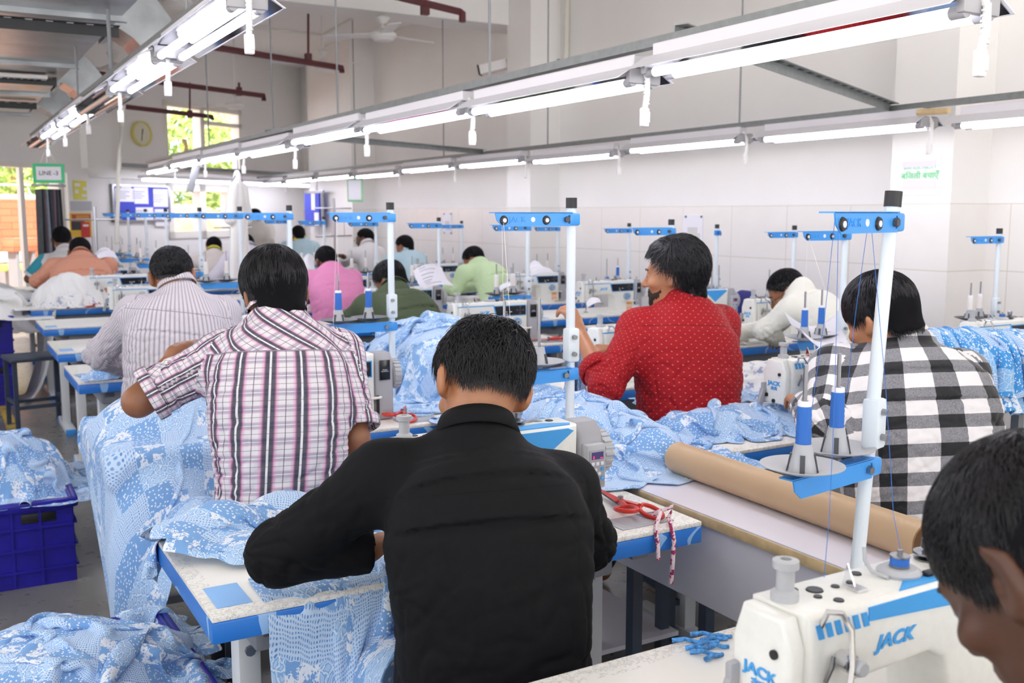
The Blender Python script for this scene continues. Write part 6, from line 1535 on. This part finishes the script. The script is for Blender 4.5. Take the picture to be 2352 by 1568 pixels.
# small board on the corner pier (plane facing the room on the right wall)
def onwall(name, label, cat, x0, y0, x1, y1, m, X=WX, th=.02, parent=None):
    a = atx(x0, y0, X-.001); b = atx(x1, y1, X-.001); a2 = atx(x0, y1, X); 
    mb = MB().box((X-th/2, (a[1]+b[1])/2, (a[2]+b[2])/2), (th, abs(a[1]-b[1]), abs(a[2]-b[2])))
    o = obj(name, mb, m, parent, False)
    if parent is None: tag(o, label, cat)
    return o
XB = WX-.12
sb = onwall('notice_board', 'small blue notice board with a white house-shaped cutout on the right wall', 'board', 703, 442, 738, 518, 'board_blue', XB-.35, .03)
onwall('sheet', None, None, 715, 445, 724, 482, 'paper', XB-.382, .004, sb); onwall('sheet', None, None, 722, 488, 733, 520, 'paper', XB-.382, .004, sb)
mf = MB()
for (a, b, c, d) in ((701, 439, 742, 443), (701, 517, 742, 521), (738, 440, 742, 521)):
    p0 = atx(a, b, XB-.38); p1 = atx(c, d, XB-.38); mf.box((XB-.375, (p0[1]+p1[1])/2, (p0[2]+p1[2])/2), (.03, abs(p0[1]-p1[1]), abs(p0[2]-p1[2])))
obj('frame', mf, 'steel', sb, False)
# white corner pier lit by the last light
# hanging green-edged tag from the wall-side row
p = atx(816, 437, 4.5); tg = thing('hanging_sign', 'small green-edged paper sign hanging under the wall-side lights', 'sign', tuple(p), 0)
obj('card', MB().box((0, 0, 0), (.2, .01, .28)), mat('pale_green_edge', '#8fc79a', .6), tg, False); obj('paper', MB().box((-.01, -.007, .005), (.165, .004, .235)), 'paper', tg, False); obj('string', MB().cyl((0, 0, .15), (0, 0, LZ-p[2]-.02), .004, n=6), 'white_thread', tg)
# LINE sign under the end of the left row
p = atd(112, 398, 10.3); ls = thing('line_sign', 'green-bordered paper sign reading LINE -3 hanging at the end of the left light row', 'sign', tuple(p), R(-14))
obj('card', MB().box((0, 0, 0), (.235, .008, .155)), 'green', ls, False); obj('paper', MB().box((.0, -.0055, .0), (.185, .003, .105)), 'paper', ls, False)
text('lettering', 'LINE -3', .047, 'ink', ls, (.0, -.0075, 0), (PI/2, 0, 0), bold=.0005)
for x in (-.06, .06): obj('string', MB().cyl((x, 0, .075), (x*.4, .0, .16), .003, n=6), 'white_thread', ls)
ls.scale = (1.28, 1.28, 1.28)
# wall box, posters
onfar('wall_box', 'pale wall panel with a yellow poster beside the hanging clothes', 'panel', 145, 398, 195, 545, 'wall', .10, .10)
yp = onfar('yellow_poster', 'yellow-green poster with small pictures on the pale panel', 'poster', 155, 415, 185, 458, 'yellow', .112, .01)
for (x0, y0, x1, y1) in ((157, 421, 169, 428), (176, 430, 184, 437), (158, 436, 166, 444), (174, 446, 184, 452)): onfar('picture', None, None, x0, y0, x1, y1, 'paper', .116, .003, yp, False)
sl_ = onfar('grey_ledge', 'grey ledge on the pale panel above the fire poster', 'ledge', 146, 462, 196, 483, 'light_gray', .12, .12)
fp_ = onfar('fire_poster', 'yellow and red fire safety poster showing an extinguisher', 'poster', 147, 489, 196, 545, 'poster_gold', .112, .01)
onfar('heading', None, None, 151, 492, 194, 507, 'poster_red', .116, .003, fp_, False); onfar('dark_field', None, None, 150, 508, 180, 528, 'black', .116, .003, fp_, False)
for yy in (496, 500, 504): onfar('heading_line', None, None, 160, yy-1, 190, yy+1, 'poster_gold', .118, .003, fp_, False)
onfar('extinguisher_picture', None, None, 172, 510, 192, 545, 'red_handle', .118, .003, fp_, False); onfar('extinguisher_picture', None, None, 176, 515, 188, 520, 'paper', .12, .003, fp_, False)
# hanging clothes on a rail at the left
cl = thing('clothes_rail', 'dark clothes hung close together at far left, beside the opening', 'clothes', tuple(atd(112, 430, 10.6)), R(30))
cols = ['#55585c', '#3b4146', '#6f5660', '#8e939e', '#39404a', '#6a4a55', '#777a80', '#4b3a45', '#565a5e', '#2f353a']
for k in range(10):
    m = MB(); x = -.125+.027*k; pr = []
    n = 14
    m.prism([(x+.016*math.cos(a_), .05*math.sin(a_)) for a_ in np.linspace(0, 2*PI, n)[:-1]], 'z', -.95-.05*(k % 3), -.02)
    for v in m.bm.verts: v.co.y += .02*math.sin(v.co.z*5+k); v.co.x += .006*math.sin(v.co.z*7+2*k)
    g = obj('hanging_trousers', m, mat('hung_cloth_%d' % k, cols[k], .85, nscale=20), cl)
obj('rail', MB().cyl((-.2, 0, .02), (.2, 0, .02), .012, n=10), 'steel', cl)
obj('rail_hook', MB().cyl((0, 0, .02), (0, 0, .62), .006, n=8), 'steel', cl)
# white garment on a hanger under the middle row
p = atx(545, 402, 2.12); hg = thing('hanging_garment', 'white sleeved garment on a hanger below the middle light row', 'garment', (p[0], p[1], p[2]), R(48))
obj('hanger', MB().tube([(-.1, 0, -.06), (0, 0, .02), (.1, 0, -.06)], .005).tube([(0, 0, .02), (.015, 0, .06), (0, 0, LZ+.1-p[2])], .004), 'ink', hg)
gS = SDF(); gS.loft([V(0, 0, -.8), V(0, 0, -.5), V(0, 0, -.2), V(0, 0, -.02)], V(1, 0, 0), [(.15, .045), (.13, .045), (.11, .035), (.035, .025)], .03)
gS.cap(V(-.08, 0, -.08), V(-.15, .0, -.34), .035, .045, .03); gS.cap(V(.08, 0, -.08), V(.15, 0, -.34), .035, .045, .03)
Vt, F = gS.mesh(.01); nv = vnormals(Vt, F); Vt = Vt+nv*(.014*pnoise(Vt*np.array([1, 1, .25]), 14, 3))[:, None]
npmesh('garment', Vt, F, 'white_cloth', hg, uv=np.zeros((F.size, 2)))
p = atx(445, 405, 2.15); pl_ = obj('plastic_slip', MB().box((0, 0, 0), (.07, .01, .3), .003), 'light_gray'); pl_.location = tuple(p); pl_.rotation_euler = (.15, .25, .3); tag(pl_, 'small clear slip dangling from the far end of the middle light row', 'slip')
# papers on the right wall and pier
for i, (x0, y0, x1, y1, X, lab) in enumerate([(1571, 493, 1614, 568, WX, 'white acrylic notice plate on the tiled wall above the red-shirted person'), (1018, 488, 1038, 538, WX, 'small white notice plate on the tiled wall behind the green shirt')]):
    o = onwall('notice_plate', lab, 'notice', x0, y0, x1, y1, 'paper', X, .012)
    mb = MB()
    a = atx(x0, y0, X-.014); b = atx(x1, y1, X-.014)
    for yy in (a[1]+(b[1]-a[1])*.1, a[1]+(b[1]-a[1])*.9):
        for zz in (a[2]+(b[2]-a[2])*.06, a[2]+(b[2]-a[2])*.94): mb.cyl((X-.012, yy, zz), (X-.018, yy, zz), .01, n=8)
    obj('screw', mb, 'ink', o)
    mb = MB()
    for k in range(7):
        zz = a[2]+(b[2]-a[2])*(.42+.06*k); mb.box((X-.013, a[1]+(b[1]-a[1])*(.45 if k < 3 else .6), zz), (.002, abs(b[1]-a[1])*.5, .012))
    obj('print_lines', mb, mat('faint_ink', '#cfcdc6', .6), o, False)
es = onwall('poster_sheet', 'white sheet with pale green print on the near wall pier: save electricity', 'poster', 2068, 362, 2158, 447, 'paper', PX, .006)
a = atx(2112, 385, PX-.008); text('lettering', 'SAVE ELECTRICITY', .028, 'green_print', es, tuple(a), (PI/2, 0, -PI/2)); a = atx(2112, 404, PX-.008); text('lettering', 'बिजली बचाएँ', .05, 'green_print', es, tuple(a), (PI/2, 0, -PI/2), sx=1.1, bold=.001)
for (y0, y1) in ((372, 382), (413, 434)): onwall('tinted_band', None, None, 2074, y0, 2148, y1, mat('pale_violet', '#e2dcf3', .6), PX-.006, .003, es)
# wooden stick lying in the wall-side row
a = atx(2108, 258, 4.42); b = atx(2180, 254, 4.42); o = obj('wooden_stick', MB().cyl(tuple(a), tuple(b), .016, n=10), 'wood'); tag(o, 'short brown wooden stick wedged between two wall-side lights', 'stick')
# sewing papers
def paper(label, pts, seed, curl=.06, lines=0):
    c = [np.array(p, float) for p in pts]; n = 24; u, v = np.meshgrid(np.linspace(0, 1, n), np.linspace(0, 1, n)); u = u[..., None]; v = v[..., None]
    P = (1-u)*(1-v)*c[0]+u*(1-v)*c[1]+u*v*c[2]+(1-u)*v*c[3]; P[..., 2] += (curl*np.sin(u*PI)*(1-.4*v)+.01*np.sin(v*7+seed))[..., 0]
    o = cloth_obj('paper_sheet', P, (.01, .01), 'paper', label, 'paper', None, sub=0, thick=.001)
    if lines:
        mb = MB()
        for k in range(lines):
            i = int(3+k*(n-7)/max(1, lines-1)); L = 5+((k*7+seed) % 9)
            mb.tube([Vector(P[i, j]+np.array([0, 0, .003])-np.array(o.location)) for j in range(4, 4+L)], .003, 4)
        obj('print_lines', mb, mat('pencil_grey', '#b8b6c0', .7), o, False)
    return o
def q3(*a): return [tuple(atd(*p)) for p in a]
paper('two big printed sheets propped on the machine between the olive and green shirts', q3((948, 625, 6.6), (1012, 616, 6.8), (1042, 660, 6.3), (972, 668, 6.2)), 1, .03, 7)
paper('large white sheet stuck on the thread pins beside the ivory kurta', q3((1802, 722, 4.2), (1925, 722, 4.5), (1950, 800, 3.9), (1848, 772, 3.9)), 2, -.06)
paper('white sheet standing on the wall-side machine under the black thread cone', q3((1212, 612, 7.6), (1240, 604, 7.8), (1275, 628, 7.7), (1220, 633, 7.5)), 3, .03)
paper('white sheet standing beside the salmon shirt at the back', q3((217, 582, 8.9), (250, 568, 9.2), (272, 592, 9.1), (225, 592, 8.8)), 4, .03)
paper('white sheet behind the pink shirt\'s left shoulder', q3((697, 590, 8.5), (718, 585, 8.6), (724, 618, 8.3), (700, 620, 8.2)), 5, .03)
paper('small white folded sheet lying on the thread trays near the green shirt', q3((1145, 660, 6.3), (1172, 650, 6.3), (1176, 658, 6.2), (1150, 668, 6.2)), 6, .01)
paper('white paper strip on the table of the wall-side machine, left of the red shirt', q3((1345, 698, 6.0), (1375, 688, 6.1), (1388, 700, 5.9), (1352, 708, 5.8)), 7, .02)
# ------------------------------------------------------------------ scissors
def scissors(label, loc, rz, tie=False, sc=1.0):
    t0 = thing('scissors', label, 'scissors', loc, rz, None)
    for s in (-1, 1):
        m = MB(); m.prism([(-.02, s*.004-.008), (.0, s*.003-.012), (.12, s*.001-.002), (.12, s*.001+.002), (.0, s*.003+.012)], 'z', .008+.004*s, .011+.004*s)
        b = obj('blade', m, 'red_handle' if s > 0 else 'dark_gray', t0, False)
        m = MB(); m.tube([(0, 0, .012), (-.04, s*.012, .014), (-.07, s*.018, .016)], .0085, 8)
        k = 18; rx, ry = (.036, .026) if s > 0 else (.042, .024); cx, cy = -.1, s*.036
        m.tube([(cx+rx*math.cos(a_), cy+ry*math.sin(a_), .016+.012*s*math.sin(a_*.5)) for a_ in np.linspace(0, 2*PI, k)[:-1]], .0058, 8, closed=True)
        obj('handle', m, 'red_handle', t0)
    obj('pivot', MB().cyl((0, 0, .0), (0, 0, .026), .008, n=8), 'steel', t0)
    if tie:
        tm = mat('patterned_strip', '#c98aa0', .8, nscale=70, namt=.8)
        nt_ = NT('patterned_ribbon'); n_ = nt_.noise(nt_.coord(), 75, 3, .6); nt_.p(Base_Color=nt_.mix(nt_.math('GREATER_THAN', n_, .53), srgb('#ecd3da'), srgb('#9b2f5c')), Roughness=.8)
        m = MB(); m.tube([(-.13, -.03, .02), (-.165, -.02, .035), (-.20, .0, .012), (-.232, .005, .003), (-.244, .008, -.03), (-.246, .01, -.11)], .0052, 8)
        obj('cloth_tie', m, nt_.m, t0)
        m = MB(); m.tube([(-.13, -.03, .02), (-.16, -.05, .038), (-.205, -.07, .016), (-.236, -.085, .003), (-.25, -.088, -.05), (-.25, -.085, -.15), (-.252, -.08, -.2)], .0056, 8)
        obj('cloth_tie', m, nt_.m, t0)
    t0.scale = (sc, sc, sc); return t0
p1 = atz(1470, 1180, TZ); p2 = atz(1400, 1140, TZ)
ang = math.atan2(p2[1]-p1[1], p2[0]-p1[0])
pv = atz(1425, 1152, TZ+.015)
scissors('red-handled scissors with a patterned cloth tie on the front sewing table', (pv[0], pv[1], TZ+.004), ang, False)
# the tie hangs from the handles over the table edge
hd = atz(1500, 1180, TZ+.02); e1 = atz(1507, 1215, TZ+.004)
nt_ = NT('patterned_ribbon'); n_ = nt_.noise(nt_.coord(), 75, 3, .6); nt_.p(Base_Color=nt_.mix(nt_.math('GREATER_THAN', n_, .52), srgb('#ecd3da'), srgb('#9b2f5c')), Roughness=.8)
yf = STN[('A', 1)][1]
m = MB(); h0 = Vector(hd)
m.tube([h0, h0+Vector((.0, -.03, .012)), Vector((aty(1508, 1222, yf)[0], yf+.004, TZ+.008)), Vector(aty(1510, 1245, yf-.012)), Vector(aty(1512, 1285, yf-.012))], .0055, 8)
m.tube([h0, h0+Vector((.04, -.03, .022)), Vector(atz(1535, 1190, TZ+.012)), Vector((aty(1543, 1212, yf)[0], yf+.004, TZ+.008)), Vector(aty(1548, 1240, yf-.012)), Vector(aty(1545, 1290, yf-.014)), Vector(aty(1541, 1340, yf-.012))], .0058, 8)
o = obj('cloth_tie', m, nt_.m); tag(o, 'pink patterned cloth tie knotted to the red scissors, hanging over the front table edge', 'tie')
pv = atz(925, 950, TZ+.01); scissors('red-handled scissors on the plaid-shirted person\'s table, by the machine', (pv[0], pv[1], TZ+.004), R(60))
pv = (3.2, 5.1); scissors('red-handled scissors on the table between the two machines behind the thread tray', (pv[0], pv[1], TZ+.004), R(170))
pv = atz(228, 700, TZ+.01); scissors('red scissors on the salmon-shirted person\'s table', (pv[0], pv[1], TZ+.004), R(20))
# snipped cloth strips on the nearest table
rg = np.random.RandomState(5)
for k, (px, py) in enumerate([(1580, 1472), (1622, 1458), (1640, 1468), (1625, 1478), (1600, 1488), (1620, 1500), (1650, 1485), (1640, 1508), (1655, 1462)]):
    q = atz(px, py, TZ+.004); a_ = R(-20)+rg.uniform(-.5, .5); L = rg.uniform(.035, .06); d = np.array([math.cos(a_), math.sin(a_), 0])
    m = MB(); m.tube([Vector(q-d*L/2), Vector(q-d*L*.1+np.array([0, 0, .004])), Vector(q+d*L*.25), Vector(q+d*L/2)], .0045, 7, r2=.0035)
    o = obj('cloth_strip', m, mat('strip_blue', '#4d92d4', .8, nscale=160, namt=.6) if k == 0 else bpy.data.materials['strip_blue'])
    tag(o, 'small rolled blue cloth strip among the snippets on the nearest table', 'cloth strip', 'blue snippets by the nearest machine')
# threads from the nearest stand
def thread(label, pts, m='blue_thread', r=.00055):
    o = obj('thread', MB().tube(pts, r, 5), m); tag(o, label, 'thread')
def at(px, py, d): return tuple(atd(px, py, d))
thread('thin blue thread from the outer cone up to the nearest thread arm', [at(1862, 960, 1.83), at(1895, 720, 1.8), at(1918, 500, 1.74)])
thread('thin blue thread from the pole-side cone up to the nearest thread arm', [at(1945, 905, 1.93), at(1965, 720, 1.9), at(1995, 505, 1.86)])
thread('thin blue thread dropping from the nearest thread arm to the machine top', [at(1926, 500, 1.74), at(1918, 900, 1.7), at(1905, 1180, 1.55), at(1893, 1325, 1.42)])
thread('thin blue thread slanting from the nearest arm past the pole to the winder', [at(2000, 505, 1.86), at(2035, 900, 1.75), at(2052, 1180, 1.6), at(2068, 1262, 1.5)])
for i, (k, c) in enumerate([(('A', 1), (1122, 497)), (('B', 0), (1840, 550)), (('A', 2), (772, 497)), (('A', 3), (575, 505))]):
    x, y = STN[k]; dz = {'A': 0, 'B': -.075}[k[0]]
    thread('thin thread between the arms of the %s thread stand in the %s row' % (ORD[k[1]], {'A': 'left', 'B': 'middle'}[k[0]]), [(x+1.19-.235, y+.55, TZ+dz+.5), (x+1.19-.24, y+.548, 1.51+dz)], 'white_thread', .0006)
    thread('thin thread falling from the %s thread arm of the %s row to its machine' % (ORD[k[1]], {'A': 'left', 'B': 'middle'}[k[0]]), [(x+1.19-.24, y+.54, 1.51+dz), (x+.46+.345, y+.22, 1.05)], 'white_thread', .0006)
# extra stands and a lamp pole of the overlock bay at the back
for i, (px, py0, py1, d, lab) in enumerate([(222, 475, 570, 9.6, 'grey multi-arm thread post behind the salmon shirt'), (770, 455, 600, 12.0, 'grey multi-arm thread post in front of the blue notice board'), (538, 500, 560, 12.5, 'grey ladder-like thread frame by the hanging garment')]):
    a = atd(px, py1, d); b = atd(px, py0, d); tp = thing('thread_post', lab, 'thread post', (a[0], a[1], .76), .4)
    zt_, zb_ = b[2]-.76, 0
    obj('post', MB().cyl((0, 0, 0), (0, 0, zt_), .014, n=10), 'steel', tp)
    for k, z in enumerate((zt_-.12, zt_-.45)): obj('cross_arm', MB().cyl((-.3, 0, z), (.28, 0, z), .008, n=8), 'steel', tp)
    for k in range(3): obj('spool_pin', MB().cyl((-.24+.2*k, 0, zt_-.45), (-.24+.2*k, 0, zt_-.28), .004, n=6), 'steel', tp)
# support tables under the backs where the posts stand
a = atd(770, 600, 12.0); tb_ = obj('overlock_table', MB().box((0, 0, .73), (1.3, .6, .05), .005), 'table_white'); tb_.location = (a[0], a[1], 0); tag(tb_, 'white overlock table at the back by the blue notice board', 'table')
lg = MB().box((-.55, 0, .35), (.05, .5, .7)); obj('leg', lg, 'leg_white', tb_, False); obj('leg', MB().box((.55, 0, .35), (.05, .5, .7)), 'leg_white', tb_, False)
# wooden-edged table of the green shirt
a = atz(1060, 690, .74); wt = thing('wooden_table', 'pale table with a bare wood edge under the green-shirted person\'s arms', 'table', (a[0]+.1, a[1]+.25, 0), R(-20))
obj('table_top', MB().box((0, 0, .735), (1.3, .55, .01)), 'laminate', wt, False); obj('wood_edge', MB().box((0, 0, .71), (1.304, .554, .045), .004), 'wood', wt)
for x in (-.55, .55): obj('leg', MB().box((x, 0, .34), (.05, .45, .68)), 'leg_gray', wt, False)
# stool at the left aisle
st = copy_tree(STOOL); st.location = (.60, 7.95, 0); st.rotation_euler = (0, 0, R(8)); st.scale = (1.1, 1.15, 1.14); tag(st, 'empty dark navy steel stool in the left aisle', 'stool', 'navy steel stools')
# white fold-over socket box and under-table control boxes
for i, k in enumerate([('B', 1), ('C', 1), ('C', 3), ('B', 2)]):
    x, y = STN[k]; o = obj('control_box', MB().box((x+.95, y+.3, .52), (.2, .22, .26), .015), 'leg_gray'); tag(o, 'grey control box under the %s table of the %s row' % (ORD[k[1]], {'B': 'middle', 'C': 'wall-side'}[k[0]]), 'control box')
    obj('bracket', MB().box((x+.95, y+.3, .665), (.05, .05, .05)), 'leg_gray', o, False); o.location = (0, 0, 0)
